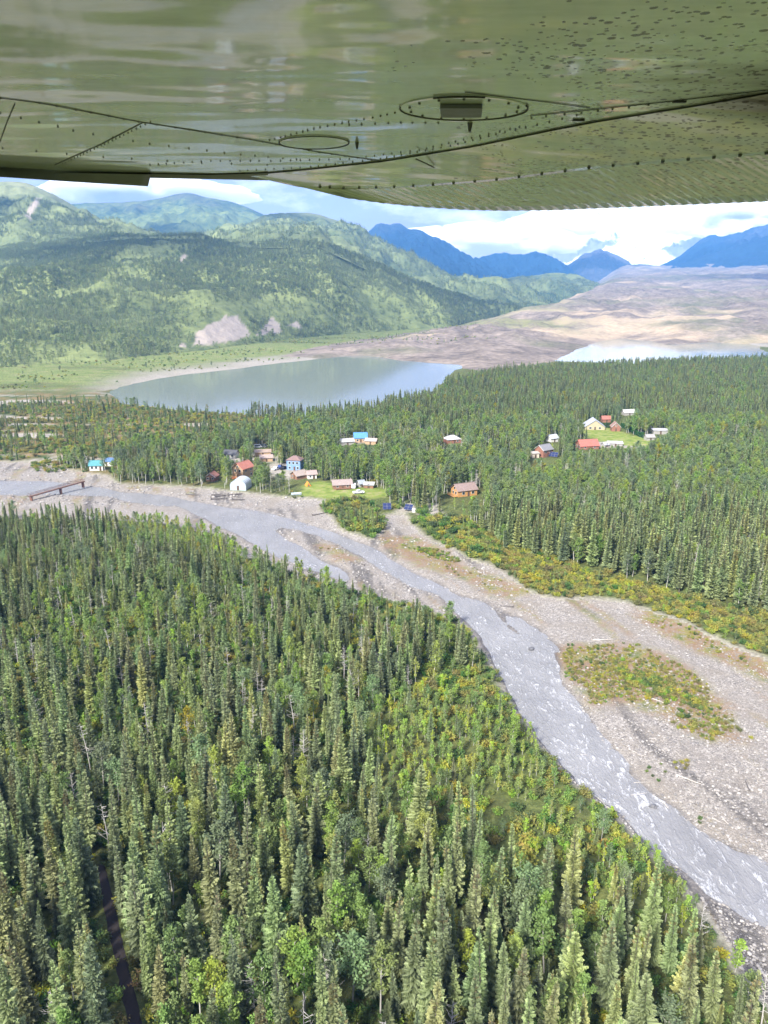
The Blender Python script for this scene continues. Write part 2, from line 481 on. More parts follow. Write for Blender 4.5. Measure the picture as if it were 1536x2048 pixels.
c = t.mix(t.math('MULTIPLY', s[2], 0.8), c, t.ramp(nf, [(0.35, (0.05, 0.048, 0.047)), (0.65, (0.17, 0.16, 0.15))]))
vc = t.ramp(t.noise(0.16, 6, 0.65), [(0.34, (0.12, 0.15, 0.04)), (0.45, (0.24, 0.21, 0.07)), (0.54, (0.245, 0.165, 0.095)), (0.68, (0.28, 0.205, 0.14))])
c = t.mix(t.math('MULTIPLY', s[0], t.ramp(nf, [(0.33, 0.15), (0.52, 1.0)])), c, vc)
c = t.mix(t.math('MULTIPLY', s[1], 0.75), c, (0.075, 0.075, 0.08))
hgt = t.math('ADD', t.math('MULTIPLY', t.math('MINIMUM', edge, 0.25), 2.0), t.math('MULTIPLY', t.math('MINIMUM', edge2, 0.2), 0.8))
t.principled(Base_Color=c, Roughness=t.math('SUBTRACT', 0.9, t.math('MULTIPLY', s[1], 0.4)), Specular_IOR_Level=0.25, Normal=t.bump(hgt, 0.9, 0.22))
M_GRAVEL = t.m
gravel = finish_sheet('gravel_bar', is_bed, (veg, wet, darkp), M_GRAVEL)

# moraine / debris covered glacier
silt_m = sstep(0.15, 0.45, fbm(GX / 160, GY / 90, 80, 4) - .15 + np.interp(PX, [700, 900, 1500], [0.05, 0.2, 0.5]) * sstep(1200, 1350, RR) * sstep(2000, 1700, RR))
t = NT('moraine_debris')
s = t.sep(t.attr('mask'))
n1 = t.noise(0.012, 8, 0.65); n2 = t.noise(0.09, 6, 0.7); n3 = t.noise(0.0035, 5, 0.6)
c = t.ramp(t.math('ADD', t.math('MULTIPLY', n1, 0.5), t.math('MULTIPLY', n2, 0.5)), [(0.36, (0.085, 0.072, 0.062)), (0.5, (0.20, 0.168, 0.14)), (0.62, (0.33, 0.275, 0.225))])
c = t.mix(t.math('MULTIPLY', s[0], 0.85), c, t.ramp(n2, [(0.3, (0.34, 0.265, 0.18)), (0.7, (0.52, 0.42, 0.29))]))
c = t.mix(t.math('MULTIPLY', t.ramp(n3, [(0.52, 0.0), (0.62, 1.0)]), 0.5), c, (0.13, 0.15, 0.07))
c = t.mix(t.math('MULTIPLY', s[1], t.ramp(n2, [(0.4, 0.0), (0.6, .8)])), c, t.ramp(n1, [(0.4, (0.16, 0.20, 0.06)), (0.6, (0.28, 0.27, 0.12))]))
t.principled(Base_Color=c, Roughness=0.95, Specular_IOR_Level=0.1, Normal=t.bump(n2, 0.8, 4.0))
green_m = ((RR > 1500) & (RR < 2600)) * sstep(0.0, 0.3, fbm(GX / 200, GY / 200, 83, 3) + 0.2) * sstep(1250, 1050, PX)
moraine = finish_sheet('moraine', is_mor, (silt_m, green_m), t.m)

# ------------------------------------------------------------------ water
_f = G(np.array([1000., 1400.]), np.array([1280., 1730.]), -1.0)
FLOW_A = math.atan2(_f[1][1] - _f[1][0], _f[0][1] - _f[0][0])
t = NT('silty_river_water')
fx = t.sep(t.attr('mask'))
flow = t.map(t.pos(), (1.0, 0.42, 1.0), (0, 0, -FLOW_A))
w1 = t.noise(0.62, 5, 0.62, vec=flow, dist=1.2); w2 = t.noise(1.9, 4, 0.62, vec=flow, dist=1.0); wb = t.noise(0.05, 3, 0.5)
cres = t.math('ADD', t.math('MULTIPLY', w1, 0.6), t.math('MULTIPLY', w2, 0.4))
amt = t.math('ADD', t.math('MULTIPLY', fx[0], 0.068), t.math('MULTIPLY', t.ramp(wb, [(0.4, 0.0), (0.65, 1.0)]), 0.028))
foam = t.math('MULTIPLY', t.math('SUBTRACT', t.math('ADD', cres, amt), 0.605), 9.0, clamp=True)
foam = t.math('MULTIPLY', foam, t.ramp(t.noise(5.5, 3, 0.7), [(0.32, 0.15), (0.6, 1.0)]))
c = t.ramp(t.noise(0.12, 4, 0.6, vec=flow), [(0.3, (0.20, 0.202, 0.205)), (0.7, (0.27, 0.272, 0.275))])
c = t.mix(foam, c, (0.78, 0.80, 0.82))
t.principled(Base_Color=c, Roughness=t.math('ADD', 0.16, t.math('MULTIPLY', foam, 0.6)), Specular_IOR_Level=0.5, IOR=1.33,
             Normal=t.bump(t.math('ADD', cres, t.math('MULTIPLY', foam, 0.12)), 0.9, 0.7))
M_RIVER = t.m
rapid = sstep(300, 120, RR) * 1.0
ZW = -1.0 + 0.20 * fbm(GX / 2.2, GY / 2.6, 90, 3) * sstep(420, 140, RR)
river = finish_sheet('river', (SW < 4.5) & (RR < 1000), (rapid,), M_RIVER, z=ZW)

t = NT('glacial_lake_water')
wv = t.noise(0.6, 4, 0.6, vec=t.map(t.pos(), (1, 0.5, 1)))
t.principled(Base_Color=(0.165, 0.19, 0.165), Roughness=0.09, Specular_IOR_Level=0.34, IOR=1.33, Normal=t.bump(wv, 0.05, 0.06))
lx = [p[0] for p in LAKE]; ly = [p[1] for p in LAKE]
me = bpy.data.meshes.new('lake')
x0, x1, y0, y1 = min(lx) - 60, max(lx) + 60, min(ly) - 60, max(ly) + 60
lk = (SL < 40) & (RR > 450)
lake = finish_sheet('lake', lk, None, t.m, z=np.full(GX.shape, -1.0))

# ------------------------------------------------------------------ hills
HILL = {}
def hill_mat(name, forest, light, rock, rocklo, scale, bare=(0.40, 0.345, 0.29)):
    t = NT(name)
    s = t.sep(t.attr('mask'))
    n1 = t.noise(0.004 * scale, 8, 0.62); n2 = t.noise(0.05 * scale, 5, 0.65); n3 = t.noise(0.0013 * scale, 5, 0.6)
    f = t.math('ADD', t.math('MULTIPLY', n1, 0.6), t.math('MULTIPLY', n2, 0.4))
    c = t.ramp(f, [(0.40, forest), (0.50, tuple((a + b) / 2 for a, b in zip(forest, light))), (0.60, light)])
    c = t.mix(t.math('MULTIPLY', t.ramp(n3, [(0.45, 0.0), (0.6, 1.0)]), 0.5), c, light)
    c = t.mix(t.math('MULTIPLY', s[1], t.ramp(n1, [(0.35, 0.3), (0.6, 1.0)])), c, t.ramp(n2, [(0.3, rocklo), (0.7, rock)]))
    c = t.mix(s[0], c, t.ramp(n2, [(0.3, tuple(k * 0.75 for k in bare)), (0.7, bare)]))
    t.principled(Base_Color=c, Roughness=0.95, Specular_IOR_Level=0.1, Normal=t.bump(f, 0.9, 12.0 / scale))
    return t.m

def hill(name, crest, foot, mat, px0, px1, cols, rows, gully, fine, seed, power=1.15, bare=(), alt=None, foot_z=0.0):
    """crest: (px, py, distance) points; foot: (px, distance) points"""
    pxs = np.linspace(px0, px1, cols)
    cp = np.array(crest, float); fp = np.array(foot, float)
    cyv = np.interp(pxs, cp[:, 0], cp[:, 1]); cd = np.interp(pxs, cp[:, 0], cp[:, 2]); fd = np.interp(pxs, fp[:, 0], fp[:, 1])
    k = np.ones(9) / 9
    cyv = np.convolve(np.pad(cyv, 4, 'edge'), k, 'valid')
    cyv = cyv + 2.2 * fbm(pxs / 34, pxs * 0, seed, 4) * fine + (3.0 * (ridged(pxs / 26, pxs * 0 + .5, seed + 2, 5) - .55) * fine if fine > 1.4 else 0)
    dx, dy, dz = ray(pxs, cyv)
    zc = CAM_H + dz / dy * cd
    ax = dx / dy
    v = np.concatenate([np.linspace(0, 1, rows), np.linspace(1, 1.5, 14)[1:]])
    Vv, _ = np.meshgrid(v, pxs, indexing='ij')
    D = fd[None] + (cd - fd)[None] * Vv
    X = ax[None] * D; Y = D
    s = np.where(Vv <= 1, np.power(np.clip(Vv, 0, 1), power), 1 - 0.9 * (Vv - 1) * 1.6)
    env = np.where(Vv <= 1, Vv * (1 - Vv) * 4, 0)
    wob = 140 * fbm(X / 500, Y / 500, seed + 3, 3)
    gl = ridged((X + wob) / (gully[0]), Y / (gully[0] * 2.6), seed + 5, 5) - 0.55
    fz = np.interp(pxs, fp[:, 0], fp[:, 2]) if fp.shape[1] > 2 else 0 * pxs
    Z = fz[None] * np.clip(1 - Vv, 0, 1) + zc[None] * s + env * gully[1] * gl + env ** 0.5 * gully[1] * 0.4 * fbm(X / 90, Y / 90, seed + 8, 4) - 3 * (Vv < 0.001)
    P2 = proj(X, Y, Z)
    msk = np.zeros(X.shape)
    for b in bare:
        q = sdf(b, P2[0], P2[1]) + 5 * fbm(P2[0] / 9, P2[1] / 22, seed + 9, 4)
        msk = np.maximum(msk, sstep(1.0, -1.5, q))
    rk = np.zeros(X.shape) if alt is None else sstep(alt[0], alt[1], Z + alt[2] * fbm(X / 260, Y / 260, seed + 11, 4))
    me = np_mesh(name, np.stack([X, Y, Z], -1).reshape(-1, 3), grid_faces(*X.shape))
    col_attr(me, 'mask', np.stack([msk.ravel(), rk.ravel()], -1))
    o = link(name, me, None, mat); o['kind'] = 'structure'
    HILL[seed] = (X, Y, Z, msk, rk, Vv)
    return o

GD = lambda px, py: float(np.hypot(*G(px, py)) * 0 + G(px, py)[1])
CL = [[(383, 694), (392, 664), (450, 632), (474, 630), (503, 668), (470, 682), (430, 688)], [(513, 670), (546, 632), (568, 666)],
      [(573, 652), (594, 638), (603, 656)], [(348, 697), (365, 683), (375, 693)], [(355, 528), (368, 506), (374, 512), (364, 532)],
      [(900, 590), (906, 577), (914, 588)]]
mA = hill_mat('near_hillside', (0.075, 0.10, 0.042), (0.215, 0.25, 0.095), (0.16, 0.19, 0.07), (0.10, 0.14, 0.05), 1.0)
hill('hill', [(-900, 560, 2300), (-300, 525, 2300), (0, 498, 2300), (130, 480, 2250), (230, 472, 2200), (370, 470, 2150), (500, 485, 2100), (640, 481, 2050),
              (720, 508, 2100), (800, 545, 2150), (880, 580, 2200), (960, 606, 2300), (1040, 620, 2400), (1120, 640, 2500)],
     [(-900, GD(-900, 760)), (0, GD(0, 736)), (200, GD(200, 722)), (400, GD(400, 702)), (550, GD(550, 682)), (700, GD(700, 668)), (900, GD(900, 655)), (1000, GD(1000, 640)), (1120, 2200)],
     mA, -900, 1110, 520, 120, (330, 62), 1.0, 101, 1.05, bare=CL)
mB = hill_mat('left_mountain_slope', (0.058, 0.085, 0.042), (0.205, 0.235, 0.10), (0.30, 0.30, 0.17), (0.20, 0.21, 0.11), 0.7)
hill('mountain', [(-1200, 470, 3600), (-500, 400, 3500), (-100, 366, 3400), (40, 362, 3400), (75, 374, 3400), (130, 400, 3400), (190, 440, 3350), (235, 466, 3300), (330, 520, 3200), (420, 560, 3200)],
     [(-1200, 2150, 130), (-300, 2150, 150), (0, 2150, 185), (230, 2080, 210), (420, 2050, 210)], mB, -1200, 415, 330, 90, (420, 120), 0.8, 131, 1.05, alt=(330, 520, 160),
     bare=[[(50, 432), (70, 398), (88, 390), (80, 404), (60, 436)]])
mC = hill_mat('round_mountain_slope', (0.058, 0.085, 0.042), (0.205, 0.235, 0.10), (0.29, 0.29, 0.15), (0.20, 0.21, 0.11), 0.6)
hill('mountain', [(380, 520, 4000), (450, 470, 4100), (525, 434, 4200), (590, 424, 4200), (640, 428, 4200), (700, 453, 4250), (760, 486, 4300), (830, 522, 4300), (880, 545, 4300),
                  (940, 557, 4350), (1000, 560, 4400), (1060, 553, 4500), (1110, 545, 4600), (1150, 549, 4700), (1185, 566, 4800), (1230, 585, 4800)],
     [(380, 2050, 190), (640, 1980, 185), (800, 2050, 100), (960, 2250, 30), (1100, 2500, 0), (1230, 3300, 0)], mC, 380, 1228, 330, 90, (380, 120), 0.8, 161, 1.1, alt=(430, 560, 150))
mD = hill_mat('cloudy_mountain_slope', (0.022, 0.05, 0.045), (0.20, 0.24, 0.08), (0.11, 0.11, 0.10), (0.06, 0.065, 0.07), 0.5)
hill('mountain', [(-700, 420, 6200), (60, 415, 6200), (140, 408, 6200), (240, 404, 6200), (300, 402, 6200), (345, 390, 6200), (385, 384, 6200), (402, 394, 6200), (480, 407, 6200), (520, 426, 6200), (560, 445, 6200), (680, 500, 6200)],
     [(-700, 3600), (680, 3600)], mD, -700, 680, 300, 80, (800, 190), 1.0, 191, 1.2, alt=(600, 820, 200))
mE = hill_mat('haze_blue_rock_slope', (0.006, 0.018, 0.045), (0.014, 0.036, 0.070), (0.11, 0.12, 0.15), (0.010, 0.022, 0.050), 0.4)  # the blue of distance haze is painted into the rock colour
hill('mountain', [(600, 530, 7800), (690, 500, 7800), (735, 466, 7800), (757, 447, 7800), (775, 450, 7800), (800, 445, 7800), (822, 458, 7800), (840, 459, 7800), (862, 474, 7800), (885, 480, 7800),
                  (905, 492, 7800), (930, 508, 7800), (960, 522, 7800), (1000, 545, 7800), (1060, 575, 7800)],
     [(600, 4900), (1060, 4900)], mE, 600, 1060, 260, 90, (620, 240), 2.0, 221, 1.2, alt=(500, 900, 250))
hill('mountain', [(880, 545, 8800), (930, 528, 8800), (965, 512, 8800), (1000, 506, 8800), (1040, 510, 8800), (1075, 503, 8800), (1092, 508, 8800), (1125, 528, 8800), (1160, 548, 8800), (1210, 580, 8800)],
     [(880, 5600), (1210, 5600)], mE, 880, 1210, 200, 80, (560, 220), 2.0, 251, 1.1, alt=(420, 700, 200))
mE2 = hill_mat('brown_rock_peak', (0.05, 0.055, 0.07), (0.10, 0.10, 0.11), (0.20, 0.17, 0.15), (0.09, 0.085, 0.09), 0.5)
hill('mountain', [(1110, 560, 9000), (1140, 527, 9000), (1165, 510, 9000), (1188, 500, 9000), (1200, 496, 9000), (1212, 500, 9000), (1235, 512, 9000), (1256, 526, 9000), (1290, 556, 9000)],
     [(1110, 6800), (1290, 6800)], mE2, 1110, 1290, 150, 70, (420, 170), 2.0, 281, 1.0, alt=(300, 420, 80))
hill('mountain', [(1260, 560, 9000), (1325, 530, 9000), (1360, 512, 9000), (1395, 486, 9000), (1418, 468, 9000), (1440, 474, 9000), (1470, 466, 9000), (1510, 455, 9000), (1600, 430, 9000), (1900, 400, 9000)],
     [(1260, 6500), (1900, 6500)], mE, 1260, 1900, 240, 80, (600, 230), 2.0, 311, 1.1, alt=(480, 800, 200))
hill('mountain', [(1280, 560, 7600), (1330, 533, 7600), (1390, 520, 7600), (1440, 503, 7600), (1490, 486, 7600), (1540, 468, 7600), (1700, 430, 7600), (2000, 400, 7600)],
     [(1280, 5400), (2000, 5400)], mE, 1280, 2000, 240, 80, (560, 150), 1.6, 341, 1.1, alt=(700, 1000, 200))
# snow field high behind the valley
t = NT('snow_rock_and_shade')
n1 = t.noise(0.0016, 8, 0.65); n2 = t.noise(0.008, 6, 0.65)
f = t.math('ADD', t.math('MULTIPLY', n1, 0.6), t.math('MULTIPLY', n2, 0.4))
c = t.ramp(f, [(0.35, (0.10, 0.115, 0.15)), (0.41, (0.40, 0.44, 0.52)), (0.46, (0.78, 0.80, 0.84)), (1.0, (0.84, 0.85, 0.87))])  # dark and blue-grey streaks: rock plus shade painted on the snow
t.principled(Base_Color=c, Roughness=0.8, Specular_IOR_Level=0.2, Normal=t.bump(f, 0.8, 60.0))
hill('snow_mountain', [(700, 520, 15000), (900, 470, 15000), (1040, 430, 15000), (1160, 380, 15000), (1250, 340, 15000), (1380, 320, 15000), (1500, 350, 15000), (1800, 400, 15000), (2200, 470, 15000)],
     [(700, 9900), (2200, 9900)], t.m, 700, 2200, 320, 110, (900, 430), 1.5, 371, 1.5)
# ================================================================== TREES (prototypes)
def leaf_mat(name, hue_var=0.03, val_lo=0.75, val_hi=1.25, trans=0.25, rough=0.65):
    t = NT(name)
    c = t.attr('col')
    rnd = t.new('ObjectInfo').outputs['Random']
    r2 = t.math('FRACT', t.math('MULTIPLY', rnd, 17.31))
    h = t.new('HueSaturation', Hue=t.math('ADD', 0.5 - hue_var, t.math('MULTIPLY', rnd, 2 * hue_var)),
              Saturation=t.math('ADD', 0.85, t.math('MULTIPLY', r2, 0.3)),
              Value=t.math('ADD', val_lo, t.math('MULTIPLY', r2, val_hi - val_lo)), Color=c)
    d = t.n.new('ShaderNodeBsdfPrincipled')
    t.l.new(h.outputs[0], d.inputs['Base Color']); d.inputs['Roughness'].default_value = rough
    d.inputs['Specular IOR Level'].default_value = 0.25
    tr = t.new('BsdfTranslucent', Color=h.outputs[0])
    m = t.new('MixShader', Fac=trans)
    t.l.new(d.outputs[0], m.inputs[1]); t.l.new(tr.outputs[0], m.inputs[2])
    t.l.new(m.outputs[0], t.out.inputs['Surface'])
    return t.m

M_NEEDLE = leaf_mat('spruce_needles', 0.014, 0.85, 1.4, 0.2)
M_LEAF = leaf_mat('poplar_leaves', 0.016, 0.8, 1.25, 0.33)
M_SHRUB = leaf_mat('willow_leaves', 0.022, 0.7, 1.3, 0.3)
M_BARK = plain('spruce_bark', (0.10, 0.085, 0.07), 0.9, var=0.4, scale=6)
M_PALE = plain('pale_poplar_bark', (0.42, 0.41, 0.37), 0.85, var=0.3, scale=4)
M_DEAD = plain('weathered_dead_wood', (0.44, 0.42, 0.39), 0.9, var=0.3, scale=4)

class TM:
    def __init__(s): s.v = []; s.f = []; s.c = []
    def tri(s, a, b, c, ca, cb, cc):
        k = len(s.v); s.v += [a, b, c]; s.c += [ca, cb, cc]; s.f.append((k, k + 1, k + 2))
    def tube(s, pts, rad, n=5, col=(1, 1, 1)):
        k = len(s.v)
        for p, r in zip(pts, rad):
            for i in range(n):
                a = 2 * math.pi * i / n
                s.v.append((p[0] + math.cos(a) * r, p[1] + math.sin(a) * r, p[2])); s.c.append(col)
        for j in range(len(pts) - 1):
            for i in range(n):
                a, b = k + j * n + i, k + j * n + (i + 1) % n
                s.f.append((a, b, b + n)); s.f.append((a, b + n, a + n))
    def stick(s, p0, p1, r, col=(1, 1, 1)):
        p0, p1 = np.array(p0), np.array(p1); d = p1 - p0; d = d / (np.linalg.norm(d) + 1e-9)
        u = np.cross(d, (0.31, 0.2, 0.93)); u /= np.linalg.norm(u) + 1e-9; w = np.cross(d, u)
        k = len(s.v)
        for i in range(3):
            a = 2.094 * i
            s.v.append(tuple(p0 + (u * math.cos(a) + w * math.sin(a)) * r)); s.c.append(col)
        s.v.append(tuple(p1)); s.c.append(col)
        s.f += [(k, k + 1, k + 3), (k + 1, k + 2, k + 3), (k + 2, k, k + 3)]
    def mesh(s, name, mat):
        me = np_mesh(name, np.array(s.v), np.array(s.f), smooth=False)
        col_attr(me, 'col', np.array(s.c, np.float32)); me.materials.append(mat)
        return me

def jit(rs, c, a):
    k = 1 + rs.uniform(-a, a); return (c[0] * k, c[1] * k, c[2] * k)

def spruce(seed, H, Rm, levels, nb, fingers, lean=0.0, gap=0.1, tone=0.0, cones=0.0, low=0.06):
    rs = random.Random(seed)
    tr, cr = TM(), TM()
    bend = [rs.uniform(-1, 1) * 0.02 * H, rs.uniform(-1, 1) * 0.02 * H]
    ax = lambda z: (bend[0] * math.sin(z / H * 2.2), bend[1] * math.sin(z / H * 1.7))
    tr.tube([(*ax(z), z) for z in (-0.4, H * .25, H * .5, H * .75, H)], [0.013 * H, 0.010 * H, 0.007 * H, 0.004 * H, 0.001 * H], 6)
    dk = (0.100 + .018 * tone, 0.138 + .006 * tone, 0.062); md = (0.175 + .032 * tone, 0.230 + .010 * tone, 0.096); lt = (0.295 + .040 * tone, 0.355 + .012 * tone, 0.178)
    for i in range(levels):
        t = (i + rs.uniform(-.3, .3)) / levels
        t = min(max(t, 0.0), 0.985)
        z0 = H * (low + (1 - low) * t)
        env = Rm * ((1 - t) ** 0.78) * min(1.0, 0.62 + 2.6 * t) * rs.uniform(0.78, 1.15)
        n = max(3, round(nb * (0.55 + 0.45 * (1 - t)) + rs.uniform(-1, 1)))
        a0 = rs.uniform(0, 6.28)
        for b in range(n):
            if rs.random() < gap: continue
            az = a0 + 6.283 * b / n + rs.uniform(-.35, .35)
            L = (env + 0.12) * rs.uniform(0.65, 1.18)
            slope = -0.42 + 0.75 * t + rs.uniform(-.15, .15)
            ca, sa = math.cos(az), math.sin(az)
            ox, oy = ax(z0)
            def pt(q, side=0.0, dz=0.0):
                r = L * q
                zz = z0 + r * slope + 0.22 * L * q * q + dz
                return (ox + ca * r - sa * side, oy + sa * r + ca * side, zz)
            kk = rs.uniform(-0.25, 0.25)
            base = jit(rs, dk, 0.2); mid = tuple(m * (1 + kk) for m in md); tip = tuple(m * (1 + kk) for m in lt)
            if cones and 0.70 < t < 0.93 and rs.random() < cones: mid = jit(rs, (0.17, 0.15, 0.06), .2); tip = jit(rs, (0.24, 0.205, 0.095), .2)
            w = 0.11 * L + 0.05
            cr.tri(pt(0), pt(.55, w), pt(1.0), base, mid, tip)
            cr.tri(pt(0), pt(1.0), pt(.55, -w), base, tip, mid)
            for k in range(fingers):
                q = 0.22 + 0.7 * (k + rs.random()) / fingers
                sd = 1 if k % 2 else -1
                fl = (0.34 * L * (1.15 - q) + 0.16)
                q2 = min(1.15, q + 0.55 * fl / L)
                dd = -0.30 * fl + rs.uniform(-.12, .12)
                th = 0.10 * L + 0.05
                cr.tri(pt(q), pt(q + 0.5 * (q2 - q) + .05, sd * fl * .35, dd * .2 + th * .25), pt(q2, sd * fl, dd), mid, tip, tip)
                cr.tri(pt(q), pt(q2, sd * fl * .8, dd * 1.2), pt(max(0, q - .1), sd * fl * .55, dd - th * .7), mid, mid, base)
    top = ax(H * .97)
    for k in range(5):
        a = k * 1.257
        cr.tri((top[0], top[1], H * 1.03), (top[0] + .10 * math.cos(a), top[1] + .10 * math.sin(a), H * .955), (top[0] + .10 * math.cos(a + .9), top[1] + .10 * math.sin(a + .9), H * .955), lt, md, md)
    return tr, cr

def leaf(cr, rs, p, s, col, up=0.4):
    d = np.array([rs.gauss(0, 1), rs.gauss(0, 1), rs.gauss(0, .6)]); d /= np.linalg.norm(d) + 1e-9
    u = np.cross(d, (rs.gauss(0, 1), rs.gauss(0, 1), rs.gauss(0, 1) + up)); u /= np.linalg.norm(u) + 1e-9
    p = np.array(p)
    c2 = jit(rs, col, 0.18)
    k = len(cr.v)
    cr.v += [tuple(p - d * s), tuple(p + u * s * .55), tuple(p + d * s), tuple(p - u * s * .55)]
    cr.c += [col, c2, c2, col]
    cr.f += [(k, k + 1, k + 2), (k, k + 2, k + 3)]

def poplar(seed, H, Rm, nleaf, size, col, z_lo=0.28, limbs=16, column=1.0):
    rs = random.Random(seed)
    tr, cr = TM(), TM()
    bx, by = rs.uniform(-.03, .03) * H, rs.uniform(-.03, .03) * H
    ax = lambda z: (bx * math.sin(z / H * 2.4), by * math.sin(z / H * 1.9))
    tr.tube([(*ax(z), z) for z in (-0.4, H * .3, H * .6, H * .93)], [0.012 * H, 0.009 * H, 0.006 * H, 0.0015 * H], 6)
    tips = []
    for i in range(limbs):
        t = (i + rs.random()) / limbs
        z0 = H * (z_lo + (0.95 - z_lo) * t)
        R0 = Rm * (math.sin(math.pi * (0.16 + 0.80 * t)) ** 0.7) * rs.uniform(.6, 1.2)
        az = i * 2.4 + rs.uniform(-.5, .5)
        ox, oy = ax(z0)
        p1 = (ox + math.cos(az) * R0, oy + math.sin(az) * R0, z0 + R0 * rs.uniform(0.6, 1.5) * column)
        tr.stick((ox, oy, z0), p1, 0.0035 * H)
        tips.append(((ox, oy, z0), p1, R0, jit(rs, col, 0.28)))
    for _ in range(nleaf):
        a, b, r0, cc = tips[rs.randrange(len(tips))]
        q = rs.uniform(0.25, 1.1)
        sp = 0.30 * r0 + 0.10
        p = [a[j] + (b[j] - a[j]) * q + rs.gauss(0, sp * .6) for j in range(3)]
        if p[2] > H * 1.04: p[2] = H * rs.uniform(.9, 1.04)
        leaf(cr, rs, p, size * rs.uniform(.7, 1.25), jit(rs, cc, .15))
    for _ in range(nleaf // 10):
        z = H * rs.uniform(.86, 1.03); o_ = ax(z)
        leaf(cr, rs, (o_[0] + rs.gauss(0, .14 * Rm), o_[1] + rs.gauss(0, .14 * Rm), z), size, jit(rs, col, .2))
    return tr, cr

def shrub(seed, H, Rm, nleaf, size, col, col2):
    rs = random.Random(seed)
    tr, cr = TM(), TM()
    st = []
    for i in range(11):
        az = rs.uniform(0, 6.28); r = Rm * math.sqrt(rs.random()) * .9
        top = (math.cos(az) * r, math.sin(az) * r, H * rs.uniform(.55, 1.0) * (1 - .35 * (r / Rm) ** 2))
        tr.stick((top[0] * .15, top[1] * .15, -0.2), top, 0.035)
        st.append((top, jit(rs, col if rs.random() < .68 else col2, .2)))
    for _ in range(nleaf):
        tp, cc = st[rs.randrange(len(st))]
        q = rs.uniform(.25, 1.08)
        p = (tp[0] * (0.15 + .85 * q) + rs.gauss(0, .16 * Rm), tp[1] * (0.15 + .85 * q) + rs.gauss(0, .16 * Rm), tp[2] * q + rs.gauss(0, .05 * H))
        leaf(cr, rs, p, size * rs.uniform(.7, 1.3), jit(rs, cc, .15))
    return tr, cr

def snag(seed, H, nb):
    rs = random.Random(seed)
    tr, cr = TM(), TM()
    bx, by = rs.uniform(-.06, .06) * H, rs.uniform(-.06, .06) * H
    ax = lambda z: (bx * (z / H) ** 1.6, by * (z / H) ** 1.6)
    tr.tube([(*ax(max(z, 0)), z) for z in (-0.4, H * .3, H * .6, H)], [0.011 * H, 0.009 * H, 0.006 * H, 0.0015 * H], 6)
    for i in range(nb):
        z0 = H * rs.uniform(.3, .97); az = rs.uniform(0, 6.28); L = H * 0.13 * (1.15 - z0 / H) * rs.uniform(.6, 2.0) + .25
        ox, oy = ax(z0); dz = L * rs.uniform(-.25, .7)
        p1 = (ox + math.cos(az) * L, oy + math.sin(az) * L, z0 + dz)
        cr.stick((ox, oy, z0), p1, 0.0038 * H)
        for k in range(2):
            q = rs.uniform(.4, .85); a2 = az + rs.uniform(-.9, .9)
            b0 = (ox + (p1[0] - ox) * q, oy + (p1[1] - oy) * q, z0 + dz * q)
            cr.stick(b0, (b0[0] + math.cos(a2) * L * .4, b0[1] + math.sin(a2) * L * .4, b0[2] + L * .2), 0.0022 * H)
    return tr, cr

proto_col = {}
class Kind: pass
KINDS = {}
def register(key, specs, m_trunk, m_crown):
    k = Kind(); k.H = []; k.trunk = []; k.crown = []; k.desc = []
    coll = bpy.data.collections.new('prototype_' + key)
    for i, (pair, H, desc) in enumerate(specs):
        tr, cr = pair
        tm = tr.mesh('trunk', m_trunk); cm = cr.mesh('crown', m_crown)
        both = TM(); both.v = tr.v + cr.v; both.c = tr.c + cr.c
        both.f = tr.f + [tuple(j + len(tr.v) for j in f) for f in cr.f]
        bm_ = both.mesh('proto', m_trunk); bm_.materials.append(m_crown)
        mi = np.zeros(len(bm_.polygons), np.int32); mi[len(tr.f):] = 1
        bm_.polygons.foreach_set('material_index', mi)
        po = bpy.data.objects.new('%s_prototype_%02d' % (key, i), bm_)
        coll.objects.link(po)
        k.H.append(H); k.trunk.append(tm); k.crown.append(cm); k.desc.append(desc)
    k.coll = coll; k.n = len(specs)
    KINDS[key] = k

register('spruce', [
    (spruce(1, 14, 1.5, 44, 8, 8, cones=.25), 14, 'slender dark green spruce with a pointed top'),
    (spruce(2, 14, 1.85, 42, 8, 8, tone=.6, cones=.4), 14, 'full olive green spruce with brownish cone-laden top'),
    (spruce(3, 14, 1.25, 40, 7, 8, gap=.24), 14, 'thin ragged spruce with gaps between its branches'),
    (spruce(4, 14, 2.2, 42, 9, 8, tone=-.5), 14, 'broad blue-green spruce with layered drooping boughs'),
    (spruce(5, 14, 1.4, 46, 8, 8, tone=1.2, cones=.7), 14, 'narrow yellowish spruce with brown cones near its tip'),
    (spruce(6, 14, 1.6, 38, 7, 9, gap=.18, tone=.2, low=.16), 14, 'uneven mid green spruce with a bare lower trunk'),
    (spruce(7, 14, 1.7, 44, 8, 8, tone=-.2), 14, 'dense grey-green spruce with a steep conical crown'),
    (spruce(8, 14, 1.15, 40, 7, 8, gap=.2, tone=.8, cones=.5, low=.14), 14, 'spindly spruce like a bottle brush'),
    (spruce(9, 14, 1.5, 40, 7, 7, gap=.42, tone=.5, low=.1), 14, 'half-bare spruce showing its trunk through the boughs'),
    (spruce(10, 14, 1.0, 46, 7, 7, gap=.1, tone=.3), 14, 'very narrow pole-like spruce'),
    (spruce(11, 14, 2.7, 40, 9, 9, tone=.7), 14, 'wide pale green spruce with a full skirt'),
    (spruce(12, 14, 1.55, 42, 8, 8, tone=1.6, gap=.14, cones=.2), 14, 'warm yellow-green spruce of loose outline'),
], M_BARK, M_NEEDLE)
G1, G2, G3, G4 = (0.185, 0.265, 0.080), (0.215, 0.29, 0.080), (0.265, 0.315, 0.085), (0.155, 0.22, 0.085)
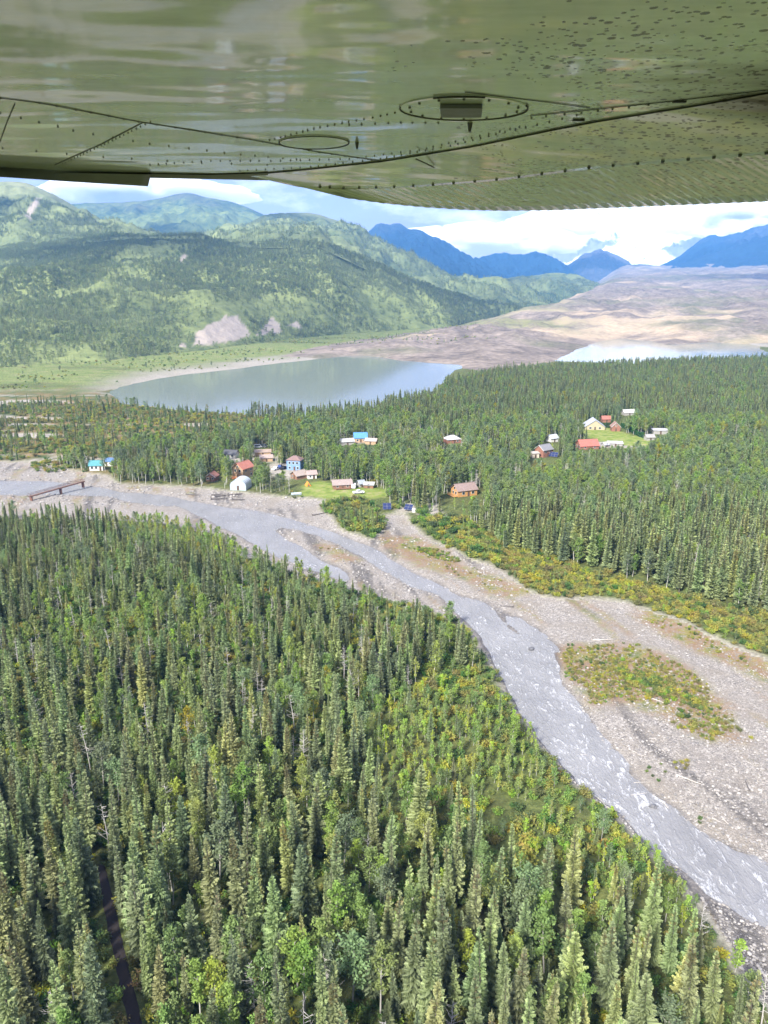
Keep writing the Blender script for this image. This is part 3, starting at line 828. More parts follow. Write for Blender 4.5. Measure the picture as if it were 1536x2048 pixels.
register('poplar', [
    (poplar(21, 11, 1.5, 1150, .21, G1), 11, 'bright green poplar with a narrow upright crown'),
    (poplar(22, 11, 1.9, 1150, .23, (0.18, 0.245, 0.12)), 11, 'greyish green poplar with a rounded crown'),
    (poplar(23, 11, 1.2, 850, .21, G2, .4), 11, 'pale-trunked poplar with leaves only high up'),
    (poplar(24, 11, 1.4, 950, .21, G3), 11, 'lime green poplar with a loose crown'),
    (poplar(25, 11, 1.7, 650, .22, (0.24, 0.22, 0.04), .3), 11, 'yellowing poplar thinning for autumn'),
    (poplar(26, 11, 2.1, 1400, .23, G1, .2, 20), 11, 'bushy green poplar leafy down to the ground'),
], M_PALE, M_LEAF)
register('sapling', [
    (poplar(31, 6, .75, 420, .19, (0.24, 0.34, 0.08), .1, 12, 1.6), 6, 'bright green young poplar as thin as a column'),
    (poplar(32, 6, .9, 460, .19, (0.21, 0.31, 0.085), .1, 12, 1.4), 6, 'fresh green poplar sapling with upswept twigs'),
    (poplar(33, 6, .65, 320, .18, (0.31, 0.36, 0.085), .12, 10, 1.6), 6, 'yellow-green poplar sapling of few leaves'),
    (poplar(34, 6, 1.1, 480, .20, G4, .1, 12, 1.2), 6, 'darker green bushy poplar sapling'),
], M_PALE, M_LEAF)
register('shrub', [
    (shrub(41, 2.2, 1.5, 380, .19, (0.13, 0.19, 0.06), (0.19, 0.23, 0.06)), 2.2, 'grey-green willow bush'),
    (shrub(42, 2.0, 1.6, 380, .19, (0.26, 0.29, 0.06), (0.34, 0.315, 0.075)), 2.0, 'yellow-green willow bush'),
    (shrub(43, 1.8, 1.3, 320, .18, (0.08, 0.15, 0.045), (0.12, 0.185, 0.05)), 1.8, 'dark green rounded bush'),
    (shrub(44, 1.5, 1.5, 320, .18, (0.25, 0.245, 0.07), (0.30, 0.23, 0.085)), 1.5, 'ochre willow bush turning autumn brown'),
    (shrub(45, 2.6, 1.4, 380, .19, (0.185, 0.285, 0.065), (0.25, 0.31, 0.07)), 2.6, 'tall fresh green bush'),
], M_BARK, M_SHRUB)
register('snag', [
    (snag(51, 11, 34), 11, 'bare grey dead tree with broken twigs'),
    (snag(52, 10, 22), 10, 'leaning silvery dead trunk with few branches'),
    (snag(53, 9, 44), 9, 'bare whitish dead tree with a spreading top'),
], M_DEAD, M_DEAD)
# light versions for the hillsides
register('far_spruce', [(spruce(61, 11, 1.9, 11, 6, 2, tone=0), 11, ''), (spruce(62, 11, 2.2, 11, 6, 2, tone=.6), 11, ''), (spruce(63, 11, 1.7, 12, 6, 2, tone=-.4), 11, '')], M_BARK, M_NEEDLE)
register('far_poplar', [(poplar(64, 8, 2.0, 130, .55, (0.18, 0.225, 0.10), .1), 8, ''), (poplar(65, 8, 2.3, 130, .55, (0.22, 0.255, 0.105), .1), 8, ''), (poplar(66, 7, 2.2, 130, .55, (0.155, 0.20, 0.09), .1), 7, '')], M_PALE, M_LEAF)

def scatter(name, label, key, pts, scl, rot, idx):
    """an uncountable mass: points with the kind's prototypes set on them"""
    k = KINDS[key]
    me = bpy.data.meshes.new(name)
    me.vertices.add(len(pts)); me.vertices.foreach_set('co', np.ascontiguousarray(pts, np.float32).ravel())
    for an, ty, arr in (('scl', 'FLOAT', scl.astype(np.float32)), ('rot', 'FLOAT', rot.astype(np.float32)), ('idx', 'INT', idx.astype(np.int32)), ('tlx', 'FLOAT', rng.normal(0, .035, len(pts)).astype(np.float32)), ('tly', 'FLOAT', rng.normal(0, .035, len(pts)).astype(np.float32))):
        a = me.attributes.new(an, ty, 'POINT'); a.data.foreach_set('value', arr)
    o = link(name, me); tag(o, label, kind='stuff')
    ng = bpy.data.node_groups.new('scatter_' + name, 'GeometryNodeTree')
    ng.interface.new_socket('Geometry', in_out='INPUT', socket_type='NodeSocketGeometry')
    ng.interface.new_socket('Geometry', in_out='OUTPUT', socket_type='NodeSocketGeometry')
    N, Lk = ng.nodes, ng.links
    gi, go = N.new('NodeGroupInput'), N.new('NodeGroupOutput')
    ci = N.new('GeometryNodeCollectionInfo'); ci.inputs['Collection'].default_value = k.coll
    ci.inputs['Separate Children'].default_value = True; ci.inputs['Reset Children'].default_value = True
    ip = N.new('GeometryNodeInstanceOnPoints'); ip.inputs['Pick Instance'].default_value = True
    def at(n, ty):
        a = N.new('GeometryNodeInputNamedAttribute'); a.data_type = ty; a.inputs['Name'].default_value = n; return a.outputs['Attribute']
    cx = N.new('ShaderNodeCombineXYZ'); Lk.new(at('rot', 'FLOAT'), cx.inputs['Z']); Lk.new(at('tlx', 'FLOAT'), cx.inputs['X']); Lk.new(at('tly', 'FLOAT'), cx.inputs['Y'])
    cs = N.new('ShaderNodeCombineXYZ')
    sc_ = at('scl', 'FLOAT')
    for c_ in 'XYZ': Lk.new(sc_, cs.inputs[c_])
    Lk.new(gi.outputs[0], ip.inputs['Points']); Lk.new(ci.outputs[0], ip.inputs['Instance'])
    Lk.new(at('idx', 'INT'), ip.inputs['Instance Index'])
    Lk.new(cx.outputs[0], ip.inputs['Rotation']); Lk.new(cs.outputs[0], ip.inputs['Scale'])
    Lk.new(ip.outputs[0], go.inputs[0])
    md = o.modifiers.new('scatter', 'NODES'); md.node_group = ng
    return o

# ================================================================== FOREST LAYOUT
KEEP = []       # pixel areas in which no tall tree may stand in front
KEEP.append([(1536, 1935), (1470, 1850), (1400, 1790), (1320, 1705), (1262, 1645), (1190, 1595), (1100, 1500), (1050, 1425), (985, 1325), (950, 1250), (890, 1213), (800, 1178),
             (700, 1152), (560, 1098), (440, 1055), (420, 1035), (300, 1006), (130, 1002), (0, 1002), (-300, 1004), (-300, 930), (0, 930), (130, 945), (240, 974), (420, 986),
             (600, 1000), (630, 1024), (700, 1062), (780, 1088), (900, 1118), (1000, 1160), (1200, 1208), (1400, 1275), (1536, 1325), (1800, 1420), (1900, 2000)])
KEEP.append([(228, 777), (400, 748), (700, 714), (850, 724), (905, 728), (850, 752), (800, 776), (700, 786), (620, 802), (560, 800), (420, 790), (330, 796), (250, 785)])
KEEP.append([(590, 975), (640, 964), (760, 977), (790, 990), (740, 1000), (690, 1002), (600, 994)])
KEEP.append([(1176, 862), (1225, 859), (1262, 874), (1300, 880), (1296, 892), (1220, 888), (1170, 868)])
KEEP.append([(178, 1735), (222, 1730), (262, 1860), (296, 2040), (236, 2045), (208, 1880)])
KEEP.append([(775, 1020), (850, 1012), (900, 1050), (980, 1100), (1080, 1160), (1000, 1150), (870, 1085), (800, 1060)])
KEEP.append([(1000, 1150), (1060, 1182), (1250, 1208), (1400, 1268), (1536, 1325), (1600, 1250), (1536, 1232), (1300, 1165), (1130, 1130), (1000, 1105)])
CLEAR = [(float(a_), float(b_), 1.45) for a_, b_ in zip(*G(np.linspace(204, 272, 16), np.linspace(1740, 2050, 16), .7))]      # (x, y, radius): nothing grows here (filled by the village before planting)
SIGHT = []      # pixel boxes of houses that show: x0, y0, x1, y1

def plant_candidates(cell, x0, x1, y0, y1):
    gx, gy = np.meshgrid(np.arange(x0, x1, cell), np.arange(y0, y1, cell))
    x = gx.ravel() + rng.uniform(-.45, .45, gx.size) * cell; y = gy.ravel() + rng.uniform(-.45, .45, gx.size) * cell
    px, py = proj(x, y, 0.0)
    ok = (px > -140) & (px < 1680) & (py < 2330)
    return x[ok], y[ok]

YOUNG = [(720, 1450), (820, 1385), (900, 1345), (985, 1330), (1065, 1460), (1200, 1602), (1300, 1690), (1405, 1805), (1380, 1880), (1250, 1870), (1120, 1830), (1000, 1770), (860, 1680), (760, 1570)]
STRIP = [(990, 1100), (1130, 1132), (1300, 1170), (1536, 1235), (1800, 1310), (1800, 1430), (1536, 1326), (1400, 1272), (1250, 1212), (1060, 1186), (1000, 1152)]
BUSHB = [(620, 1020), (700, 995), (790, 1010), (850, 1020), (930, 1040), (1000, 1100), (1000, 1152), (930, 1116), (850, 1075), (800, 1040), (770, 1035), (790, 1060), (745, 1088), (680, 1060)]
YEL = [(120, 1010), (300, 1005), (440, 1060), (560, 1110), (500, 1180), (420, 1140), (250, 1080)]
LEFTF = [(-300, 785), (240, 795), (430, 812), (570, 850), (520, 880), (300, 905), (180, 930), (-300, 930)]

def allowed(x, y, H, px, py, z):
    """keep river, lake, lawns and houses in sight"""
    ok = np.ones(len(x), bool)
    lucky = rng.random(len(x))
    for q in (0.25, 0.5, 0.75, 0.97):
        tx, ty = proj(x, y, z + H * q)
        for i, poly in enumerate(KEEP):
            hit = inside(poly, tx, ty) & ~((lucky < 0.05) & (q > .6)) & (H > 3.2)
            ok &= ~hit
        for bx0, by0, bx1, by1 in SIGHT:
            ok &= ~((tx > bx0 - 5) & (tx < bx1 + 5) & (ty > by0) & (ty < by1) & (py > by1 - 2))
    for cx, cy, cr in CLEAR:
        ok &= (x - cx) ** 2 + (y - cy) ** 2 > cr * cr
    return ok
# ================================================================== VILLAGE
_mc = {}
def cm(name, col, rough=0.75, **kw):
    if name not in _mc: _mc[name] = plain(name, col, rough, **kw)
    return _mc[name]
M_GLASS = cm('window_glass', (0.03, 0.04, 0.05), 0.12, var=.1, spec=.6)
M_TRIM = cm('white_trim', (0.62, 0.61, 0.58), 0.6, var=.1)
M_WOODD = cm('dark_door_wood', (0.10, 0.06, 0.04))
M_METAL = cm('grey_metal', (0.32, 0.33, 0.34), 0.45, metal=.5)
M_TYRE = cm('tyre_rubber', (0.02, 0.02, 0.02), 0.9)

def siding(name, col):
    if name in _mc: return _mc[name]
    t = NT(name)
    z = t.sep(t.ocoord())[2]
    st = t.math('FRACT', t.math('MULTIPLY', z, 3.6))
    n = t.noise(2.5, 4, .6, vec=t.ocoord())
    c = t.ramp(n, [(0.3, tuple(k * .7 for k in col)), (0.7, tuple(min(1, k * 1.2) for k in col))])
    t.principled(Base_Color=c, Roughness=0.85, Normal=t.bump(t.math('PINGPONG', st, .5), .8, .08))
    _mc[name] = t.m; return t.m

def roofing(name, col, rough=0.5):
    if name in _mc: return _mc[name]
    t = NT(name)
    x = t.sep(t.ocoord())[0]
    st = t.math('PINGPONG', t.math('MULTIPLY', x, 2.2), .5)
    n = t.noise(1.3, 5, .65, vec=t.ocoord()); n2 = t.noise(6, 4, .6, vec=t.ocoord())
    c = t.ramp(t.math('ADD', t.math('MULTIPLY', n, .6), t.math('MULTIPLY', n2, .4)), [(0.3, tuple(k * .65 for k in col)), (0.55, col), (0.75, tuple(min(1, k * 1.25) for k in col))])
    t.principled(Base_Color=c, Roughness=rough, Specular_IOR_Level=.3, Normal=t.bump(st, .5, .05))
    _mc[name] = t.m; return t.m

def at_px(px, py):
    x, y = G(px, py, 0.6); z = float(height(np.array([x]), np.array([y]))[0])
    return float(x), float(y), z

def house(name, label, category, px, py, L, W, hw, hr, rot, wall, roof, kind='gable', wins=(), door=('f', 0.0), chimney=False, porch=None, sight=None, clear=None, over=.45, group=None):
    x, y, z = at_px(px, py)
    root = bpy.data.objects.new(name, None); scene.collection.objects.link(root)
    root.location = (x, y, z); root.rotation_euler = (0, 0, R(rot)); root.empty_display_size = 1
    tag(root, label, category, group)
    l, w = L / 2, W / 2
    if kind in ('gable', 'hip', 'shed'):
        b = MB()
        if kind == 'gable': prof = [(-w, -.6), (w, -.6), (w, hw), (0, hw + hr), (-w, hw)]
        elif kind == 'shed': prof = [(-w, -.6), (w, -.6), (w, hw + hr), (-w, hw)]
        else: prof = [(-w, -.6), (w, -.6), (w, hw), (-w, hw)]
        vs = [(-l, p[0], p[1]) for p in prof] + [(l, p[0], p[1]) for p in prof]
        n = len(prof)
        b.add(vs, [(i, (i + 1) % n, n + (i + 1) % n, n + i) for i in range(n)] + [tuple(range(n - 1, -1, -1)), tuple(range(n, 2 * n))])
        b.build('wall', wall, root)
        r = MB(); th = .16; o = over
        if kind == 'gable':
            s = hr / w
            for sg in (-1, 1):
                e = (sg * (w + o), hw - o * s + .03); k = (0, hw + hr + .03)
                vs = [(-l - o, e[0], e[1]), (l + o, e[0], e[1]), (l + o, k[0] - sg * .0, k[1]), (-l - o, k[0], k[1])]
                vs += [(a, c_, d + th) for a, c_, d in vs]
                r2 = MB().add(vs, [(3, 2, 1, 0), (4, 5, 6, 7), (0, 1, 5, 4), (1, 2, 6, 5), (2, 3, 7, 6), (3, 0, 4, 7)])
                ro = r2.build('roof', roof, root)
            cap = MB().box((0, 0, hw + hr + .03 + th), (L + 2 * o, .3, .08)).build('ridge_cap', roof, root)
            for sg in (-1, 1):      # barge boards
                q = MB()
                for sy in (-1, 1):
                    a0 = Vector((sg * (l + o + .03), sy * (w + o), hw - o * s + .05)); a1 = Vector((sg * (l + o + .03), 0, hw + hr + .05))
                    q.tube(a0, a1, .10, n=4)
                q.build('barge_board', M_TRIM if 'trim' in label else roof, root)
        elif kind == 'shed':
            s = hr / W
            vs = [(-l - o, -w - o, hw - o * s + .03), (l + o, -w - o, hw - o * s + .03), (l + o, w + o, hw + hr + o * s + .03), (-l - o, w + o, hw + hr + o * s + .03)]
            vs += [(a, c_, d + th) for a, c_, d in vs]
            r.add(vs, [(3, 2, 1, 0), (4, 5, 6, 7), (0, 1, 5, 4), (1, 2, 6, 5), (2, 3, 7, 6), (3, 0, 4, 7)]).build('roof', roof, root)
        else:
            kx = max(0.05, l - w * .9)
            vs = [(-l - o, -w - o, hw), (l + o, -w - o, hw), (l + o, w + o, hw), (-l - o, w + o, hw), (-kx, 0, hw + hr), (kx, 0, hw + hr)]
            r.add(vs, [(3, 2, 1, 0), (0, 1, 5, 4), (1, 2, 5), (2, 3, 4, 5), (3, 0, 4)]).build('roof', roof, root)
    elif kind == 'arch':
        n = 14; prof = [(-w, -.5)] + [(-w * math.cos(math.pi * i / n), hw + hr * math.sin(math.pi * i / n)) for i in range(n + 1)] + [(w, -.5)]
        b = MB(); vs = [(-l, p[0], p[1]) for p in prof] + [(l, p[0], p[1]) for p in prof]; m = len(prof)
        b.add(vs, [(i, i + 1, m + i + 1, m + i) for i in range(m - 1)]).build('shell', roof, root)
        for sg in (-1, 1):
            e = MB().add([(sg * (l - .05), p[0], p[1]) for p in prof], [tuple(range(m)) if sg > 0 else tuple(range(m - 1, -1, -1))]).build('end_wall', wall, root)
        for i in range(5):
            xx = -l + L * i / 4
            q = MB()
            for a in range(n): q.tube((xx, prof[a + 1][0] * 1.012, prof[a + 1][1] + .03), (xx, prof[a + 2][0] * 1.012, prof[a + 2][1] + .03), .05, n=4)
            q.build('hoop', M_METAL, root)
    def panel(nm, side, pos, zc, pw, ph, m, dep=.07, par=root):
        if side == 'f': c, d = (pos, -w - dep / 2 - .003, zc), (pw, dep, ph)
        elif side == 'b': c, d = (pos, w + dep / 2 + .003, zc), (pw, dep, ph)
        elif side == 'g': c, d = (-l - dep / 2 - .003, pos, zc), (dep, pw, ph)
        else: c, d = (l + dep / 2 + .003, pos, zc), (dep, pw, ph)
        return MB().box(c, d).build(nm, m, par)
    for side, pos, zc, pw, ph in wins:
        wn_ = panel('window', side, pos, zc, pw + .24, ph + .24, M_TRIM, .06)
        panel('pane', side, pos, zc, pw, ph, M_GLASS, .10, wn_)
    if door:
        dd = panel('door', door[0], door[1], 1.0, .95, 2.05, M_WOODD, .08)
        panel('handle', door[0], door[1] + .35, 1.0, .08, .16, M_METAL, .14, dd)
    if chimney:
        MB().tube((l * .3, w * .35, hw + hr * .3), (l * .3, w * .35, hw + hr + .9), .16, n=8).build('stove_pipe', M_METAL, root)
    if porch:
        side, dep_, m = porch
        if side == 'g': c, d = (-l - dep_ / 2 - .02, 0, .35), (dep_, W * .9, .18)
        elif side == 'h': c, d = (l + dep_ / 2 + .02, 0, .35), (dep_, W * .9, .18)
        else: c, d = (0, -w - dep_ / 2 - .02, .35), (L * .8, dep_, .18)
        pd = MB().box(c, d).build('deck', m, root)
        for i in range(5):
            f_ = -0.5 + i / 4
            if side in 'gh': p = (c[0] + (-1 if side == 'g' else 1) * (dep_ / 2 - .08), f_ * d[1] * .96, 0)
            else: p = (f_ * d[0] * .96, c[1] - dep_ / 2 + .08, 0)
            MB().box((p[0], p[1], .68), (.1, .1, 1.4)).build('post', m, pd)
        rl = MB()
        if side in 'gh': rl.box((c[0] + (-1 if side == 'g' else 1) * (dep_ / 2 - .08), 0, 1.4), (.1, d[1], .1))
        else: rl.box((0, c[1] - dep_ / 2 + .08, 1.4), (d[0], .1, .1))
        rl.build('rail', m, pd)
    CLEAR.append((x, y, clear or max(L, W) * .62 + 1.2))
    if sight: SIGHT.append(sight)
    return root

S = siding; RF = roofing
W_LOG = S('honey_log_wall', (0.46, 0.25, 0.09)); W_BRN = S('brown_plank_wall', (0.24, 0.13, 0.08)); W_TAN = S('tan_plank_wall', (0.42, 0.29, 0.18))
W_WHT = S('white_plank_wall', (0.62, 0.61, 0.58)); W_BLU = S('blue_plank_wall', (0.17, 0.29, 0.50)); W_RED = S('red_brown_plank_wall', (0.27, 0.125, 0.085))
W_GRY = S('grey_plank_wall', (0.33, 0.32, 0.30)); W_YEL = S('pale_yellow_wall', (0.42, 0.36, 0.24))
house('log_cabin', 'large honey-coloured log cabin with pinkish brown roof at the edge of the trees', 'cabin', 928, 990, 9.6, 6.6, 2.9, 2.3, 24, W_LOG, RF('pinkish_brown_roof', (0.256, 0.19, 0.17)),
      wins=[('g', -1.2, 1.5, 1.1, 1.2), ('g', 1.2, 1.5, 1.1, 1.2), ('g', 0, 3.6, 1.2, 1.0), ('f', -2.2, 1.6, 1.2, 1.1), ('f', 2.6, 1.6, 1.2, 1.1)], door=('f', .4), chimney=True,
      porch=('g', 2.2, W_LOG), sight=(882, 962, 962, 994))
house('long_cabin', 'long low brown cabin with a weathered pink roof on the village lawn', 'cabin', 684, 976, 8.6, 5, 2.1, 1.7, 12, W_BRN, RF('weathered_pink_roof', (0.313, 0.254, 0.234)),
      wins=[('f', -2.5, 1.3, 1, .9), ('f', 2.2, 1.3, 1, .9)], door=('f', 0), porch=('f', 1.4, W_BRN), sight=(660, 958, 706, 980))
house('small_shed', 'small shed with steep blue-grey roof beside the long brown cabin', 'shed', 722, 973, 2.6, 2.6, 1.9, 1.2, 30, W_GRY, RF('blue_grey_roof', (0.316, 0.35, 0.383)), sight=(712, 960, 730, 974))
house('lean_to', 'open-fronted lean-to with pale grey roof by the lawn', 'shed', 738, 975, 4.4, 2.6, 1.6, .6, -8, W_BRN, RF('pale_grey_roof', (0.392, 0.405, 0.418)), kind='shed', sight=(728, 964, 748, 977))
house('hoop_greenhouse', 'pale blue-white arched hoop greenhouse near the river bank', 'greenhouse', 482, 976, 8.5, 7.6, 1.8, 2.9, 82, cm('greenhouse_film_end', (0.36, 0.42, 0.46), .4), cm('greenhouse_film', (0.44, 0.51, 0.56), .35, var=.12), kind='arch', door=('g', 0), sight=(464, 958, 502, 982))
house('tall_house', 'tall tan house with bright orange-red roof behind the hoop greenhouse', 'house', 487, 954, 8.5, 6.4, 5.0, 2.6, 62, W_TAN, RF('orange_red_roof', (0.408, 0.163, 0.114)),
      wins=[('g', -1.4, 3.9, 1, 1.2), ('g', 1.4, 3.9, 1, 1.2), ('g', 0, 5.9, .9, .8), ('f', -2, 3.9, 1, 1.1), ('f', 2, 3.9, 1, 1.1), ('f', 2, 1.4, 1, 1.1)], door=('g', .2), porch=('g', 2.0, cm('orange_deck', (0.50, 0.17, 0.06))), chimney=True, sight=(470, 922, 505, 956))
house('red_roof_cabin', 'small dark brown cabin with white trim and brick-red roof near the greenhouse', 'cabin', 425, 961, 5, 4.6, 2.4, 1.6, 80, W_BRN, RF('brick_red_roof', (0.335, 0.156, 0.116)),
      wins=[('g', -1.2, 1.5, .9, .9), ('g', 1.2, 1.5, .9, .9)], door=('g', 0), sight=(414, 944, 437, 962))
house('teal_house', 'white house with teal metal roof half hidden by poplars near the footbridge', 'house', 195, 940, 6.5, 5, 2.8, 1.9, 8, W_WHT, RF('teal_roof', (0.088, 0.274, 0.3)), wins=[('f', -2, 1.6, 1, 1.2), ('f', 0, 1.6, 1, 1.2)], door=('f', 2), sight=(186, 916, 202, 934))
house('blue_roof_shed', 'little shed with blue roof beside the teal-roofed house', 'shed', 221, 931, 5, 4, 2.6, 1.3, -10, W_WHT, RF('deep_blue_roof', (0.096, 0.176, 0.335)), wins=[('f', 1, 1.4, .8, .8)], door=('f', -1), sight=(214, 912, 226, 922))
house('dark_roof_house', 'low white house with charcoal roof among the poplars', 'house', 462, 915, 7.5, 5.5, 2.3, 1.8, -14, W_WHT, RF('charcoal_roof', (0.085, 0.088, 0.098)), wins=[('f', -2, 1.4, 1, .9), ('f', 2, 1.4, 1, .9)], sight=(452, 900, 474, 914))
house('rusty_shed', 'long open shed with patchy rust-tan roof behind the parking area', 'shed', 526, 912, 8.5, 3.6, 2.0, .7, 8, W_TAN, RF('rust_tan_roof', (0.357, 0.271, 0.218)), kind='shed', sight=(512, 900, 546, 912))
house('rusty_shed', 'lower open shed with pinkish roof next to the parking area', 'shed', 533, 923, 6.5, 4.0, 2.0, .8, 10, W_TAN, RF('faded_pink_roof', (0.396, 0.31, 0.27)), kind='shed', sight=(520, 911, 546, 925))
house('two_storey_house', 'two-storey house, blue above and white below, with brown hipped roof', 'house', 591, 939, 7.2, 6.2, 5.2, 1.9, -12, W_BLU, RF('maroon_brown_roof', (0.228, 0.155, 0.142)), kind='hip',
      wins=[('f', -2, 3.9, 1, 1.1), ('f', 0, 3.9, 1, 1.1), ('f', 2, 3.9, 1, 1.1), ('f', -2, 1.4, 1, 1.1), ('f', 2.2, 1.4, 1, 1.1), ('h', 0, 3.9, 1, 1.1)], door=('f', .5), sight=(576, 912, 606, 942))
house('gable_cabin', 'squat cabin with tan roof and dark gable front beside a white shed', 'cabin', 598, 957, 6, 5.4, 2.0, 1.8, 40, W_BRN, RF('sandy_tan_roof', (0.347, 0.288, 0.248)), wins=[('g', 1.2, 1.3, .9, .8)], door=('g', -.4), sight=(585, 943, 612, 958))
house('white_shed', 'small white shed with pink roof at the end of the lawn', 'shed', 623, 957, 4.4, 3.8, 2.4, 1.4, 18, W_WHT, RF('dusty_pink_roof', (0.363, 0.284, 0.264)), wins=[('f', -1, 1.3, .7, .7)], door=('f', .8), sight=(614, 944, 632, 958))
house('blue_tarp_house', 'house with vivid blue roof standing among tall trees', 'house', 721, 884, 7.5, 6, 3.0, 2.6, 6, W_TAN, RF('vivid_blue_roof', (0.095, 0.26, 0.519)), wins=[('f', -2, 1.5, 1, 1), ('f', 2, 1.5, 1, 1)], sight=(710, 862, 730, 880))
house('grey_roof_house', 'low house with light grey roof left of the blue-roofed house', 'house', 693, 890, 8, 5, 2.2, 1.4, 20, W_GRY, RF('light_grey_roof', (0.414, 0.414, 0.414)), sight=(684, 878, 706, 890))
house('patchy_roof_house', 'low house with pale patchy tan roof right of the blue-roofed house', 'house', 743, 889, 6.5, 4.5, 2.2, 1.2, -16, W_TAN, RF('patchy_tan_roof', (0.424, 0.371, 0.345)), sight=(732, 877, 754, 889))
house('white_roof_house', 'house with whitish hipped roof among poplars', 'house', 904, 886, 8.5, 7, 2.4, 2.2, 20, W_RED, RF('whitish_roof', (0.458, 0.452, 0.452)), kind='hip', wins=[('f', 2, 1.4, 1, .9)], sight=(890, 866, 918, 882))
house('grey_gable_house', 'two-storey red-brown house with grey gabled roof and white trim', 'house', 1087, 913, 7.8, 6.2, 4.0, 2.4, 38, W_RED, RF('slate_grey_roof', (0.223, 0.223, 0.236)), wins=[('h', -1.2, 1.5, 1, 1), ('h', 1.2, 1.5, 1, 1), ('h', 0, 3.8, 1, 1), ('f', -2, 2.9, 1, 1), ('f', 1.4, 2.9, 1, 1)], door=('f', 0), sight=(1072, 888, 1104, 914))
house('box_shed', 'cream box-shaped shed against the grey-gabled house', 'shed', 1069, 916, 4, 3, 2.6, .4, 12, cm('cream_panel', (0.55, 0.47, 0.38)), RF('cream_roof', (0.447, 0.414, 0.381)), kind='shed', sight=(1062, 900, 1076, 916))
house('red_roof_lodge', 'long lodge with broad red metal roof facing the round lawn', 'house', 1174, 897, 11, 7, 2.2, 3.0, 12, W_RED, RF('red_metal_roof', (0.405, 0.14, 0.107)), wins=[('g', -1.5, 1.3, 1, 1), ('g', 1.5, 1.3, 1, 1), ('f', -3, 1.3, 1, .9), ('f', 3, 1.3, 1, .9)], door=('g', 0), sight=(1152, 876, 1196, 894))
house('grey_gable_hall', 'wide hall with blue-grey roof and yellowish gable front behind the hedge', 'hall', 1187, 857, 12, 12.5, 2.2, 4.2, 84, W_YEL, RF('steel_blue_roof', (0.402, 0.435, 0.488)), wins=[('g', -3, 1.3, 1.4, 1.1), ('g', 3, 1.3, 1.4, 1.1)], door=('g', 0), sight=(1168, 836, 1204, 853))
house('red_roof_hut', 'small red hut with red roof in the trees behind the round lawn', 'hut', 1211, 845, 5.6, 4.4, 2.4, 1.8, 6, W_RED, RF('scarlet_roof', (0.392, 0.147, 0.114)), sight=(1202, 830, 1220, 846))
house('white_roof_shed', 'shed with white roof deep in the dark spruce', 'shed', 1256, 831, 8, 5, 2.2, 1.8, 10, W_GRY, RF('off_white_roof', (0.532, 0.532, 0.519)), sight=(1244, 819, 1268, 829))
house('gable_hut', 'little red-brown hut with pale-edged gable front and trim on the round lawn', 'hut', 1230, 862, 6, 5.4, 3.0, 2.6, 84, W_RED, RF('brown_hut_roof', (0.296, 0.183, 0.137)), wins=[('g', 0, 3.6, .7, .7)], door=('g', 0), sight=(1221, 846, 1240, 862))
house('grey_shed', 'small weathered grey shed at the right end of the hedge', 'shed', 1298, 881, 5, 4, 2.0, 1.4, 10, W_GRY, RF('weathered_grey_roof', (0.326, 0.313, 0.3)), sight=(1288, 868, 1308, 880))
house('flat_roof_shed', 'long shed with pale flat roof behind the small grey shed', 'shed', 1319, 869, 9, 5, 2.4, .4, -4, W_GRY, RF('pale_flat_roof', (0.462, 0.462, 0.475)), kind='shed', sight=(1308, 858, 1332, 868))
house('awning_shed', 'low shed with long whitish roof beside the red-roofed lodge', 'shed', 1230, 892, 8, 4, 1.9, .5, -8, W_GRY, RF('chalky_roof', (0.475, 0.468, 0.455)), kind='shed', sight=(1216, 883, 1244, 891))
house('grey_tent_shed', 'tiny grey shed between the red-roofed lodge and the whitish shed', 'shed', 1210, 893, 3.4, 3, 1.5, 1.2, 30, W_GRY, RF('tent_grey_roof', (0.392, 0.405, 0.418)), sight=(1204, 885, 1216, 892))
house('pale_roof_cottage', 'cottage with pale blue-grey roof half sunk in the trees', 'cottage', 1104, 884, 5.6, 4.6, 2.4, 1.8, 30, W_WHT, RF('pale_blue_grey_roof', (0.434, 0.461, 0.494)), sight=(1095, 870, 1114, 882))

